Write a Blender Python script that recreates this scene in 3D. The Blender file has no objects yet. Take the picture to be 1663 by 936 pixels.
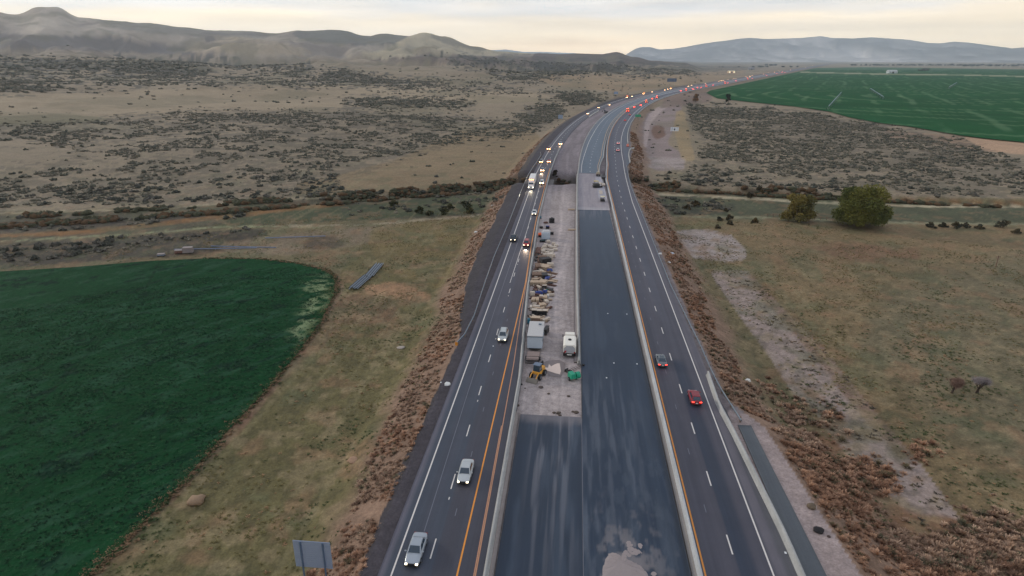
import bpy, bmesh, math, random
import numpy as np
from mathutils import Vector, Matrix
random.seed(7); rng = np.random.default_rng(11)
scene = bpy.context.scene
col = scene.collection

# ---------------------------------------------------------------- camera, sky, sun, exposure
F = 1030.0; H = 53.0; HY = 96.5          # focal length in photo pixels, drone height, horizon row
TH = math.atan((468-HY)/F)
AZ = math.atan(((938-831.5)/F)/(math.cos(TH)+math.sin(TH)*math.tan(TH)))
cam = bpy.data.cameras.new('camera'); camo = bpy.data.objects.new('camera', cam); col.objects.link(camo)
camo.location = (0, 0, H); camo.rotation_euler = (math.pi/2-TH, 0, AZ)
cam.sensor_width = 36; cam.lens = 36*F/1663; cam.clip_start = 1; cam.clip_end = 120000
scene.camera = camo

SUN_EL, SUN_AZ = 17, -66       # degrees; azimuth clockwise from +Y
w = bpy.data.worlds.new('World'); scene.world = w; w.use_nodes = True
nt = w.node_tree; N = nt.nodes; L = nt.links; N.clear()
out = N.new('ShaderNodeOutputWorld'); bgm = N.new('ShaderNodeBackground'); bgn = N.new('ShaderNodeBackground')
sky = N.new('ShaderNodeTexSky'); sky.sky_type = 'NISHITA'; sky.sun_disc = False
sky.sun_elevation = math.radians(SUN_EL); sky.sun_rotation = math.radians(SUN_AZ)
L.new(sky.outputs[0], bgn.inputs[0]); bgn.inputs[1].default_value = 0.06
tc = N.new('ShaderNodeTexCoord'); sep = N.new('ShaderNodeSeparateXYZ'); L.new(tc.outputs['Generated'], sep.inputs[0])
mp = N.new('ShaderNodeMapping'); mp.inputs['Scale'].default_value = (1.6, 1.6, 16); L.new(tc.outputs['Generated'], mp.inputs[0])
nz = N.new('ShaderNodeTexNoise'); nz.inputs['Scale'].default_value = 1.6; nz.inputs['Detail'].default_value = 7; nz.inputs['Roughness'].default_value = .55
L.new(mp.outputs[0], nz.inputs[0])
def mnode(op, a, b=None):
    n = N.new('ShaderNodeMath'); n.operation = op
    for i, v in enumerate((a, b)):
        if v is None: continue
        if isinstance(v, (int, float)): n.inputs[i].default_value = v
        else: L.new(v, n.inputs[i])
    return n.outputs[0]
wob = mnode('MULTIPLY', mnode('SUBTRACT', nz.outputs[0], .5), .11)
zz = mnode('ADD', sep.outputs[2], wob)
ramp = N.new('ShaderNodeValToRGB'); L.new(zz, ramp.inputs[0])
def lin(c): return tuple(((v/255)/12.92 if v/255 <= .04045 else (((v/255)+.055)/1.055)**2.4) for v in c)
stops = [(0.0, (248,214,168)), (.022, (254,228,186)), (.05, (250,228,194)), (.07, (226,218,208)), (.095, (198,201,207)), (.3, (204,208,216)), (1.0, (204,210,226))]
els = ramp.color_ramp.elements
while len(els) < len(stops): els.new(.5)
for e, (p, c) in zip(els, stops): e.position = p; e.color = (*lin(c), 1)
mp2 = N.new('ShaderNodeMapping'); mp2.inputs['Scale'].default_value = (2.2, 2.2, 30); mp2.inputs['Location'].default_value = (3, 1, 2); L.new(tc.outputs['Generated'], mp2.inputs[0])
nz2 = N.new('ShaderNodeTexNoise'); nz2.inputs['Scale'].default_value = 2.4; nz2.inputs['Detail'].default_value = 8; L.new(mp2.outputs[0], nz2.inputs[0])
st = mnode('ADD', mnode('MULTIPLY', nz2.outputs[0], .62), .69)
mrz = N.new('ShaderNodeMapRange'); L.new(sep.outputs[2], mrz.inputs[0]); mrz.inputs[1].default_value = 0; mrz.inputs[2].default_value = .12; mrz.inputs[3].default_value = 3.1; mrz.inputs[4].default_value = 1.22
st = mnode('MULTIPLY', st, mrz.outputs[0])
mru = N.new('ShaderNodeMapRange'); L.new(sep.outputs[2], mru.inputs[0]); mru.inputs[1].default_value = .12; mru.inputs[2].default_value = .45; mru.inputs[3].default_value = 1; mru.inputs[4].default_value = .76
st = mnode('MULTIPLY', st, mru.outputs[0])
L.new(ramp.outputs[0], bgm.inputs[0]); L.new(st, bgm.inputs[1])
mx = N.new('ShaderNodeMixShader'); mx.inputs[0].default_value = .9
L.new(bgn.outputs[0], mx.inputs[1]); L.new(bgm.outputs[0], mx.inputs[2]); L.new(mx.outputs[0], out.inputs[0])
sun = bpy.data.lights.new('sun', 'SUN'); sun.energy = 1.35; sun.angle = math.radians(10); sun.color = (1, .9, .76)
suno = bpy.data.objects.new('sun', sun); col.objects.link(suno)
sd = Vector((math.sin(math.radians(SUN_AZ))*math.cos(math.radians(SUN_EL)), math.cos(math.radians(SUN_AZ))*math.cos(math.radians(SUN_EL)), math.sin(math.radians(SUN_EL))))
suno.rotation_euler = sd.to_track_quat('Z', 'Y').to_euler()
vs = scene.view_settings; vs.view_transform = 'Standard'; vs.look = 'None'; vs.gamma = 1; vs.exposure = 0.09
scene.render.engine = 'CYCLES'
scene.cycles.volume_bounces = 1; scene.cycles.max_bounces = 6; scene.cycles.diffuse_bounces = 2

# ---------------------------------------------------------------- surveying helpers
sT, cT = math.sin(TH), math.cos(TH)
def G(px, py, z=0.0):
    "plan position at height z of a point read off the photograph"
    x = (px-831.5)/F; y = (468-py)/F
    fw = cT+sT*y; up = -sT+cT*y
    X = x*math.cos(AZ)-fw*math.sin(AZ); Y = x*math.sin(AZ)+fw*math.cos(AZ)
    t = (z-H)/up
    return X*t, Y*t
R0, S0, PHI = 2600.0, 290.0, .375
def P(s, o):
    "road coordinates (along, across) to plan"
    s = np.asarray(s, float); o = np.asarray(o, float)
    ph = np.clip((s-S0)/R0, 0, PHI); ex = np.maximum(s-S0-R0*PHI, 0)
    base = np.minimum(s, S0)
    x = R0*(1-np.cos(ph))+ex*math.sin(PHI)+o*np.cos(ph)
    y = base+R0*np.sin(ph)+ex*math.cos(PHI)-o*np.sin(ph)
    return x, y
def P1(s, o):
    x, y = P(s, o); return float(x), float(y)
def head(s): return min(max((s-S0)/R0, 0), PHI)
def SO(x, y):
    x = np.asarray(x, float); y = np.asarray(y, float)
    ph = np.arctan2(y-S0, R0-x); r = np.hypot(R0-x, y-S0)
    s = S0+R0*ph; o = R0-r
    ex, ey = R0*(1-math.cos(PHI)), S0+R0*math.sin(PHI)
    tx, ty = math.sin(PHI), math.cos(PHI)
    s3 = (x-ex)*tx+(y-ey)*ty; o3 = (x-ex)*ty-(y-ey)*tx
    s = np.where(ph > PHI, S0+R0*PHI+s3, s); o = np.where(ph > PHI, o3, o)
    s = np.where(y < S0, y, s); o = np.where(y < S0, x, o)
    return s, o
def photo_px(x, y, z):
    ca, sa = math.cos(AZ), math.sin(AZ)
    side = x*ca+y*sa; fwd = -x*sa+y*ca
    up = z-H
    fc = fwd*cT-up*sT; uc = fwd*sT+up*cT
    fc = np.maximum(fc, 1e-3)
    return 831.5+F*side/fc, 468-F*uc/fc
def pw(s, pts): return np.interp(s, [p[0] for p in pts], [p[1] for p in pts])

# value noise
def _h(ix, iy, seed):
    n = (ix.astype(np.int64)*374761393+iy.astype(np.int64)*668265263+seed*1442695041) & 0xffffffff
    n = ((n ^ (n >> 13))*1274126177) & 0xffffffff
    n = n ^ (n >> 16)
    return (n & 0xffffff)/float(0xffffff)
def vnoise(x, y, seed=0):
    x = np.asarray(x, float); y = np.asarray(y, float)
    ix = np.floor(x); iy = np.floor(y); fx = x-ix; fy = y-iy
    fx = fx*fx*(3-2*fx); fy = fy*fy*(3-2*fy)
    a = _h(ix, iy, seed); b = _h(ix+1, iy, seed); c = _h(ix, iy+1, seed); d = _h(ix+1, iy+1, seed)
    return (a*(1-fx)+b*fx)*(1-fy)+(c*(1-fx)+d*fx)*fy
def fbm(x, y, oct=4, seed=0):
    v = 0; a = .5; t = 0
    for k in range(oct):
        v = v+a*vnoise(x*2**k+17*k, y*2**k-9*k, seed+k); t += a; a *= .5
    return v/t
def smooth(e0, e1, x): t = np.clip((x-e0)/(e1-e0), 0, 1); return t*t*(3-2*t)

# ---------------------------------------------------------------- terrain heights
eL = [(0,21.6),(115,21.8),(150,24),(300,25),(600,26.5),(9000,26.5)]
eR = [(0,34),(56,33),(88,30.5),(96,26.6),(270,26),(340,28),(400,33),(9000,34)]
DN = [480,700,950,1250,1600,2100,2700,3400,4200]
flat = lambda d, z=-5.0: z
def t_of(px, py):
    ta = (px-831.5)/F*cT; ca = 1/math.sqrt(1+ta*ta); u = (468-py)/F
    return ca*(sT-u*cT)/(cT+u*sT)
cols_tab = {
 -400:[230,180,148,126,106,92,74,52,24], -150:[229,179,149,127,107,92,73,54,22],
 0:[229,180,150,128,108,92,76,56,15], 45:[229,180,150,128,108,92,76,57,22], 85:[229,180,150,128,109,93,77,55,11],
 110:[229,180,150,128,109,93,77,56,11], 145:[229,180,150,128,110,94,78,58,28], 200:[229,181,151,129,111,95,80,64,31],
 250:[229,181,152,130,112,96,82,70,35], 300:[229,181,152,130,113,97,84,75,43], 350:[229,181,153,131,113,98,86,70,49],
 400:[229,182,153,131,114,99,87,66,51], 450:[229,182,154,132,114,101,88,68,54], 490:[230,182,154,132,115,102,90,72,48],
 550:[230,182,155,133,115,103,93,78,47], 600:[230,183,155,133,116,105,94,74,57], 625:[230,183,155,133,116,106,95,72,54],
 665:[230,183,156,134,117,107,94,64,58], 690:[230,184,156,134,117,108,94,58,53], 720:[231,184,156,135,118,109,95,66,59],
 770:[231,185,157,136,119,111,97,80,75], 810:[231,185,157,137,121,112,99,88,84], 870:[232,186,158,138,124,114,102,92,87],
 930:[232,187,160,140,126,116,105,95,88], 975:[232,188,161,142,128,117,107,97,87], 1000:[232,188,162,143,129,118,107,97,82],
 1030:[232,188,162,144,130,119,109,100,91], 1060:[232,188,163,145,131,121,112,104,98], 1150:[232,188,163,146,134,123,115,109,102]}
ck = sorted(cols_tab); alph = np.array([math.atan((k-831.5)/F*cT) for k in ck])
Ztab = []
for k in ck:
    Ztab.append([H-d*t_of(k, r) for d, r in zip(DN, cols_tab[k])])
Ztab = np.array(Ztab)
Ztab[:, 0] = -5+(Ztab[:, 0]+5)*.5
# add flat columns to the right, near row and far rows
alph[-1] = math.atan((1110-831.5)/F*cT); alph = np.concatenate([alph, [math.atan((1145-831.5)/F*cT), 1.2]])
Ztab = np.vstack([Ztab, np.full((1, len(DN)), -5.), np.full((1, len(DN)), -5.)])
Dfull = np.array([0, 300, 380]+DN+[5000, 6500, 80000], float)
Zfull = np.hstack([np.full((len(alph), 3), -5.), Ztab, Ztab[:, -1:]*.8, Ztab[:, -1:]*0.3, np.full((len(alph), 1), -5.)])
Zfull[-2:, :] = -5
CANAL_PX = [(-900,392),(-300,378),(0,368),(300,350),(500,333),(713,316),(840,306.5),(900,310),(1032,307),(1160,313),(1340,323),(1663,337),(2100,352),(2900,380)]
canal = np.array([G(a, b, -6.5) for a, b in CANAL_PX])
def canal_dist(x, y):
    best = np.full(np.shape(x), 1e9)
    for a, b in zip(canal[:-1], canal[1:]):
        ab = b-a; t = np.clip(((x-a[0])*ab[0]+(y-a[1])*ab[1])/(ab@ab), 0, 1)
        best = np.minimum(best, np.hypot(x-a[0]-t*ab[0], y-a[1]-t*ab[1]))
    return best
def natural(x, y):
    d = np.hypot(x, y); al = np.arctan2(x, y)+AZ      # angle from the view axis, clockwise
    ai = np.interp(al, alph, np.arange(len(alph))); di = np.interp(d, Dfull, np.arange(len(Dfull)))
    # smooth radially
    a0 = np.clip(ai.astype(int), 0, len(alph)-2); fa = ai-a0; fa = fa*fa*(3-2*fa)
    d0 = np.clip(di.astype(int), 0, len(Dfull)-2); fd = di-d0
    z = (Zfull[a0, d0]*(1-fa)+Zfull[a0+1, d0]*fa)*(1-fd)+(Zfull[a0, d0+1]*(1-fa)+Zfull[a0+1, d0+1]*fa)*fd
    left = smooth(.27, .14, al)     # the hills side
    amp = np.interp(d, [0, 300, 400, 700, 1500, 3000, 5000, 9000], [0, 0, 1.2, 7, 15, 26, 14, 6])*left
    n = (fbm(x/230, y/230, 4, 3)-.5)*2*amp*np.interp(d, [0, 2500, 3400], [1, 1, .5])
    hi = np.interp(d, [1900, 2700, 3500, 4100, 4700, 6500], [0, 1, 1, .12, .6, .2])*left
    wx = x+160*(fbm(x/400, y/400, 2, 71)-.5); wy = y+160*(fbm(x/400, y/400, 2, 72)-.5)
    rg = 1-np.abs(fbm(wx/620, wy/620, 2, 9)*2-1)*2.2; rg2 = 1-np.abs(fbm(wx/190, wy/190, 3, 13)*2-1)*2.4
    gul = -(np.clip(.95-rg, 0, 1.4)*85+np.clip(.9-rg2, 0, 1.4)*34)*hi*np.interp(d, [0, 3300, 4100, 4300], [.6, 1, .0, 1])
    rough = (fbm(x/14, y/14, 3, 21)-.5)*np.interp(d, [0, 60, 400, 3000], [.25, .35, .9, 3])
    field = smooth(.24, .28, al)*smooth(560, 640, d)
    return z+n+gul+rough*(1-field)
def terr(x, y):
    x = np.asarray(x, float); y = np.asarray(y, float)
    z = natural(x, y); s, o = SO(x, y)
    D = np.where(o < 0, -o-pw(s, eL), o-pw(s, eR)); D = np.maximum(D, 0)
    D = np.where(y < -200, 500, D)
    z = np.maximum(z, -.25-.40*D); z = np.minimum(z, -.25+.28*D)
    cd = canal_dist(x, y); al = np.arctan2(x, y)+AZ
    deep = smooth(-.42, -.12, al)*smooth(.9, .5, al)
    ch = (-8.6)+np.maximum(cd-3.2, 0)*.62
    z2 = np.minimum(z, ch)
    lev = np.exp(-((cd-13)/3.2)**2)*1.3*np.where(D > 3, 1, 0)
    return z*(1-deep)+z2*deep + lev*.8*deep*0
def ground_pt(px, py):
    z = -5.0
    for i in range(25):
        x, y = G(px, py, min(z, H-6)); zn = float(terr(x, y)); z = z+.6*(zn-z)
    return x, y, float(terr(x, y))

# ---------------------------------------------------------------- materials
EXPO = .74
def alb(c): return tuple(min(v/EXPO, .9) for v in lin(c))
mats = {}
def mat(name, c=(128,128,128), rough=.7, metal=0, var=.12, scale=3, bump=0, emit=None, es=0, spec=.5, albedo=True):
    if name in mats: return mats[name]
    m = bpy.data.materials.new(name); m.use_nodes = True; mats[name] = m
    n = m.node_tree.nodes; l = m.node_tree.links; b = n['Principled BSDF']
    b.inputs['Roughness'].default_value = rough; b.inputs['Metallic'].default_value = metal
    b.inputs['Specular IOR Level'].default_value = spec
    cc = alb(c)
    t = n.new('ShaderNodeTexCoord'); no = n.new('ShaderNodeTexNoise'); no.inputs['Scale'].default_value = scale; no.inputs['Detail'].default_value = 5
    l.new(t.outputs['Object'], no.inputs[0])
    r = n.new('ShaderNodeMix'); r.data_type = 'RGBA'; l.new(no.outputs[0], r.inputs[0])
    r.inputs[6].default_value = (*[v*(1-var) for v in cc], 1); r.inputs[7].default_value = (*[min(v*(1+var), 1) for v in cc], 1)
    l.new(r.outputs[2], b.inputs['Base Color'])
    if bump:
        bp = n.new('ShaderNodeBump'); bp.inputs['Strength'].default_value = bump; bp.inputs['Distance'].default_value = .1
        l.new(no.outputs[0], bp.inputs['Height']); l.new(bp.outputs[0], b.inputs['Normal'])
    if emit:
        b.inputs['Emission Color'].default_value = (*emit, 1); b.inputs['Emission Strength'].default_value = es
    return m
def attr_mat(name, rough=.9, scales=((.9, .25), (.12, .18)), bump=.5, bdist=.3, bscale=1.5, streak=None, spec=.2, coords='Object'):
    "base colour from the surveyed land-cover colours of the mesh, broken up by noise"
    m = bpy.data.materials.new(name); m.use_nodes = True; mats[name] = m
    n = m.node_tree.nodes; l = m.node_tree.links; b = n['Principled BSDF']
    b.inputs['Roughness'].default_value = rough; b.inputs['Specular IOR Level'].default_value = spec
    at = n.new('ShaderNodeAttribute'); at.attribute_name = 'cover'
    t = n.new('ShaderNodeTexCoord'); cur = at.outputs['Color']
    items = [(t.outputs['Object'], sc, am, (1, 1, 1)) for sc, am in scales]
    if streak:
        items += [(t.outputs['UV'], sc, am, vec) for sc, am, vec in streak]
    first = None
    for src, sc, am, vec in items:
        mpn = n.new('ShaderNodeMapping'); mpn.inputs['Scale'].default_value = vec; l.new(src, mpn.inputs[0])
        no = n.new('ShaderNodeTexNoise'); no.inputs['Scale'].default_value = sc; no.inputs['Detail'].default_value = 6; no.inputs['Roughness'].default_value = .65
        l.new(mpn.outputs[0], no.inputs[0]); first = first or no
        mr = n.new('ShaderNodeMapRange'); mr.inputs[1].default_value = .25; mr.inputs[2].default_value = .75
        mr.inputs[3].default_value = 1-am; mr.inputs[4].default_value = 1+am; l.new(no.outputs[0], mr.inputs[0])
        vm = n.new('ShaderNodeVectorMath'); vm.operation = 'SCALE'; l.new(cur, vm.inputs[0]); l.new(mr.outputs[0], vm.inputs['Scale']); cur = vm.outputs[0]
    l.new(cur, b.inputs['Base Color'])
    if bump:
        nb = n.new('ShaderNodeTexNoise'); nb.inputs['Scale'].default_value = bscale; nb.inputs['Detail'].default_value = 5; l.new(t.outputs['Object'], nb.inputs[0])
        bp = n.new('ShaderNodeBump'); bp.inputs['Strength'].default_value = bump; bp.inputs['Distance'].default_value = bdist
        l.new(nb.outputs[0], bp.inputs['Height']); l.new(bp.outputs[0], b.inputs['Normal'])
    return m

# ---------------------------------------------------------------- object helpers
def tag(o, label=None, cat=None, group=None, kind=None):
    if label: o['label'] = label
    if cat: o['category'] = cat
    if group: o['group'] = group
    if kind: o['kind'] = kind
    return o
def empty(name, loc, rz=0, label=None, cat=None, group=None):
    o = bpy.data.objects.new(name, None); col.objects.link(o); o.location = loc; o.rotation_euler = (0, 0, rz)
    o.empty_display_size = .3
    return tag(o, label, cat, group)
def np_mesh(name, V, Fq, material, parent=None, colors=None, smooth_=True, uv=None):
    V = np.asarray(V, np.float32); Fq = np.asarray(Fq, np.int32); k = Fq.shape[1]
    me = bpy.data.meshes.new(name); me.vertices.add(len(V)); me.vertices.foreach_set('co', V.ravel())
    me.loops.add(Fq.size); me.loops.foreach_set('vertex_index', Fq.ravel())
    me.polygons.add(len(Fq)); me.polygons.foreach_set('loop_start', np.arange(len(Fq), dtype=np.int32)*k)
    me.update(calc_edges=True)
    if smooth_: me.polygons.foreach_set('use_smooth', np.ones(len(Fq), bool))
    if colors is not None:
        a = me.color_attributes.new('cover', 'FLOAT_COLOR', 'POINT')
        c = np.ones((len(V), 4), np.float32); c[:, :3] = colors; a.data.foreach_set('color', c.ravel())
    if uv is not None:
        u = me.uv_layers.new(name='UVMap'); u.data.foreach_set('uv', np.asarray(uv, np.float32)[Fq.ravel()].ravel())
    me.materials.append(material); me.update()
    o = bpy.data.objects.new(name, me); col.objects.link(o)
    if parent: o.parent = parent
    return o
class MB:
    def __init__(s): s.v = []; s.f = []
    def box(s, c, d, rz=0, top=(1, 1), rx=0):
        x, y, z = c; a, b, h = d[0]/2, d[1]/2, d[2]/2; i = len(s.v)
        pts = [(-a,-b,-h),(a,-b,-h),(a,b,-h),(-a,b,-h),(-a*top[0],-b*top[1],h),(a*top[0],-b*top[1],h),(a*top[0],b*top[1],h),(-a*top[0],b*top[1],h)]
        M = Matrix.Rotation(rz, 3, 'Z') @ Matrix.Rotation(rx, 3, 'X')
        for p in pts: q = M @ Vector(p); s.v.append((q.x+x, q.y+y, q.z+z))
        s.f += [(i+3,i+2,i+1,i),(i+4,i+5,i+6,i+7),(i,i+1,i+5,i+4),(i+1,i+2,i+6,i+5),(i+2,i+3,i+7,i+6),(i+3,i,i+4,i+7)]
        return s
    def tube(s, p, q, r, r2=None, n=8, caps=True):
        p = Vector(p); q = Vector(q); r2 = r if r2 is None else r2; d = (q-p).normalized()
        a = d.orthogonal().normalized(); b = d.cross(a); i = len(s.v)
        for (c, rr) in ((p, r), (q, r2)):
            for k in range(n):
                t = 2*math.pi*k/n; s.v.append(tuple(c+a*math.cos(t)*rr+b*math.sin(t)*rr))
        for k in range(n): s.f.append((i+k, i+(k+1)%n, i+n+(k+1)%n, i+n+k))
        if caps: s.f.append(tuple(i+k for k in range(n-1, -1, -1))); s.f.append(tuple(i+n+k for k in range(n)))
        return s
    def poly(s, pts): i = len(s.v); s.v += [tuple(p) for p in pts]; s.f.append(tuple(range(i, i+len(pts)))); return s
    def ring(s, rings, close=True):
        "loft through rings of equal count"
        n = len(rings[0]); i = len(s.v)
        for r in rings: s.v += [tuple(p) for p in r]
        for a in range(len(rings)-1):
            for k in range(n): s.f.append((i+a*n+k, i+a*n+(k+1)%n, i+(a+1)*n+(k+1)%n, i+(a+1)*n+k))
        if close: s.f.append(tuple(i+k for k in range(n-1, -1, -1))); s.f.append(tuple(i+(len(rings)-1)*n+k for k in range(n)))
        return s
    def build(s, name, m, parent=None, bevel=0, smooth_=False, sub=0):
        me = bpy.data.meshes.new(name); me.from_pydata(s.v, [], s.f); me.update()
        bm = bmesh.new(); bm.from_mesh(me); bmesh.ops.recalc_face_normals(bm, faces=bm.faces)
        if bevel: bmesh.ops.bevel(bm, geom=list(bm.edges), offset=bevel, segments=2, affect='EDGES', profile=.6)
        bm.to_mesh(me); bm.free()
        if smooth_: me.polygons.foreach_set('use_smooth', [True]*len(me.polygons))
        me.materials.append(m); o = bpy.data.objects.new(name, me); col.objects.link(o)
        if sub: md = o.modifiers.new('s', 'SUBSURF'); md.levels = sub; md.render_levels = sub
        if parent: o.parent = parent
        return o
def copy_tree(o, parent=None):
    c = o.copy(); col.objects.link(c); c.parent = parent
    for ch in list(o.children): copy_tree(ch, c)
    return c
# ---------------------------------------------------------------- land cover and lit hill tones painted from surveyed outlines
X0, X1, Y0, Y1 = -700, 2400, 0, 1500          # survey canvas
CW, CH = X1-X0, Y1-Y0
def poly_mask(pts, blur=3):
    pts = np.array(pts, float)-[X0, Y0]; m = np.zeros((CH, CW), np.float32)
    ymin = max(int(pts[:, 1].min()), 0); ymax = min(int(pts[:, 1].max())+1, CH-1)
    n = len(pts)
    for y in range(ymin, ymax+1):
        xs = []
        for i in range(n):
            (xa, ya), (xb, yb) = pts[i], pts[(i+1) % n]
            if (ya <= y+.5) != (yb <= y+.5): xs.append(xa+(y+.5-ya)/(yb-ya)*(xb-xa))
        xs.sort()
        for a, b in zip(xs[::2], xs[1::2]):
            a = max(int(round(a)), 0); b = min(int(round(b)), CW)
            if b > a: m[y, a:b] = 1
    return blurm(m, blur)
def blurm(m, r):
    if r < 1: return m
    r = int(r)
    for ax in (0, 1):
        for _ in range(2):
            c = np.cumsum(np.pad(m, [(r+1, r) if a == ax else (0, 0) for a in (0, 1)], mode='edge'), axis=ax, dtype=np.float64)
            n = m.shape[ax]
            m = ((np.take(c, np.arange(2*r+1, 2*r+1+n), ax)-np.take(c, np.arange(0, n), ax))/(2*r+1)).astype(np.float32)
    return m
def line_mask(pts, w, blur=1):
    m = np.zeros((CH, CW), np.float32)
    for (xa, ya), (xb, yb) in zip(pts[:-1], pts[1:]):
        n = int(max(abs(xb-xa), abs(yb-ya)))*2+2
        for t in np.linspace(0, 1, n):
            x = int(xa+(xb-xa)*t-X0); y = ya+(yb-ya)*t-Y0; h = w/2
            y0 = int(round(y-h)); y1 = max(int(round(y+h)), y0+1); xx = int(max(w/3, 1)) if abs(yb-ya) > abs(xb-xa) else 1
            m[max(y0, 0):y1, max(x-xx, 0):x+xx+1] = 1
    return blurm(m, blur)
def sample(m, px, py):
    x = np.clip(px-X0, 0, CW-1.01); y = np.clip(py-Y0, 0, CH-1.01)
    ix = x.astype(int); iy = y.astype(int); fx = x-ix; fy = y-iy
    return (m[iy, ix]*(1-fx)+m[iy, ix+1]*fx)*(1-fy)+(m[iy+1, ix]*(1-fx)+m[iy+1, ix+1]*fx)*fy

FIELD_L = [(-900,505),(-400,464),(0,441),(120,434),(240,424),(330,420),(420,421),(480,428),(525,438),(543,450),(545,472),(522,520),(482,575),(430,635),(360,710),(280,800),(200,880),(140,936),(20,1075),(-200,1330),(-900,1330)]
SAGE = [ # outline, density 0..1
 ([(-300,205),(0,203),(150,198),(240,188),(300,182),(420,183),(560,180),(700,188),(820,196),(905,170),(915,185),(880,208),(840,226),(700,240),(640,262),(560,290),(540,318),(400,325),(250,332),(0,345),(-300,350)], .62),
 ([(-300,262),(0,256),(110,246),(330,248),(300,262),(100,270),(0,290),(-300,300)], -.45),
 ([(-300,232),(0,236),(70,237),(110,246),(60,258),(0,262),(-300,262)], -.5),
 ([(-300,90),(0,95),(200,98),(330,106),(352,120),(300,122),(170,118),(60,112),(-300,108)], .95),
 ([(-300,112),(0,112),(150,118),(350,122),(560,112),(620,135),(540,142),(250,142),(0,152),(-300,155)], .30),
 ([(0,138),(60,138),(100,146),(20,152),(0,152)], .6),
 ([(200,100),(330,98),(500,106),(520,118),(430,114),(330,110)], .55),
 ([(545,163),(640,160),(770,166),(770,174),(650,176),(560,172)], .85),
 ([(540,118),(640,125),(760,135),(880,150),(980,155),(1000,162),(940,168),(860,152),(700,150),(600,142),(520,130)], .42),
 ([(905,158),(940,155),(965,160),(955,168),(920,166)], .9),
 ([(842,180),(880,170),(925,178),(915,190),(880,205),(842,196)], .5),
 ([(700,90),(800,92),(900,100),(1000,103),(1150,104),(1250,106),(1200,114),(1060,122),(930,118),(830,112),(740,108)], .8),
 ([(790,118),(880,112),(960,110),(950,122),(860,134),(800,130)], .6),
 ([(470,318),(620,312),(760,308),(840,300),(840,307),(700,318),(520,326)], .7),
 ([(1115,172),(1180,172),(1300,183),(1400,200),(1500,218),(1600,244),(1663,262),(1900,330),(1900,345),(1663,322),(1500,318),(1380,312),(1250,306),(1150,296),(1110,288),(1125,262),(1145,236),(1120,200)], .70),
 ([(1300,180),(1500,205),(1640,250),(1663,300),(1500,310),(1380,280),(1300,230)], .12),
 ([(1105,270),(1160,285),(1300,300),(1300,306),(1150,304),(1050,300)], .4),
 ([(0,352),(236,348),(400,338),(400,352),(236,366),(0,382),(-300,392),(-300,360)], .8),
 ([(-300,402),(0,396),(200,386),(300,380),(345,388),(330,402),(280,412),(200,420),(0,434),(-300,448)], .7),
 ([(560,330),(700,322),(830,318),(820,335),(700,345),(560,345)], .35),
 ([(200,362),(330,372),(420,368),(420,384),(330,384),(240,384)], .35),
 ([(1050,318),(1180,324),(1180,345),(1080,350)], .45),
]
sage_m = np.zeros((CH, CW), np.float32)
for pts, dnt in SAGE:
    sage_m += poly_mask(pts, 5)*dnt
sage_m = np.clip(sage_m, 0, 1)

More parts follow.
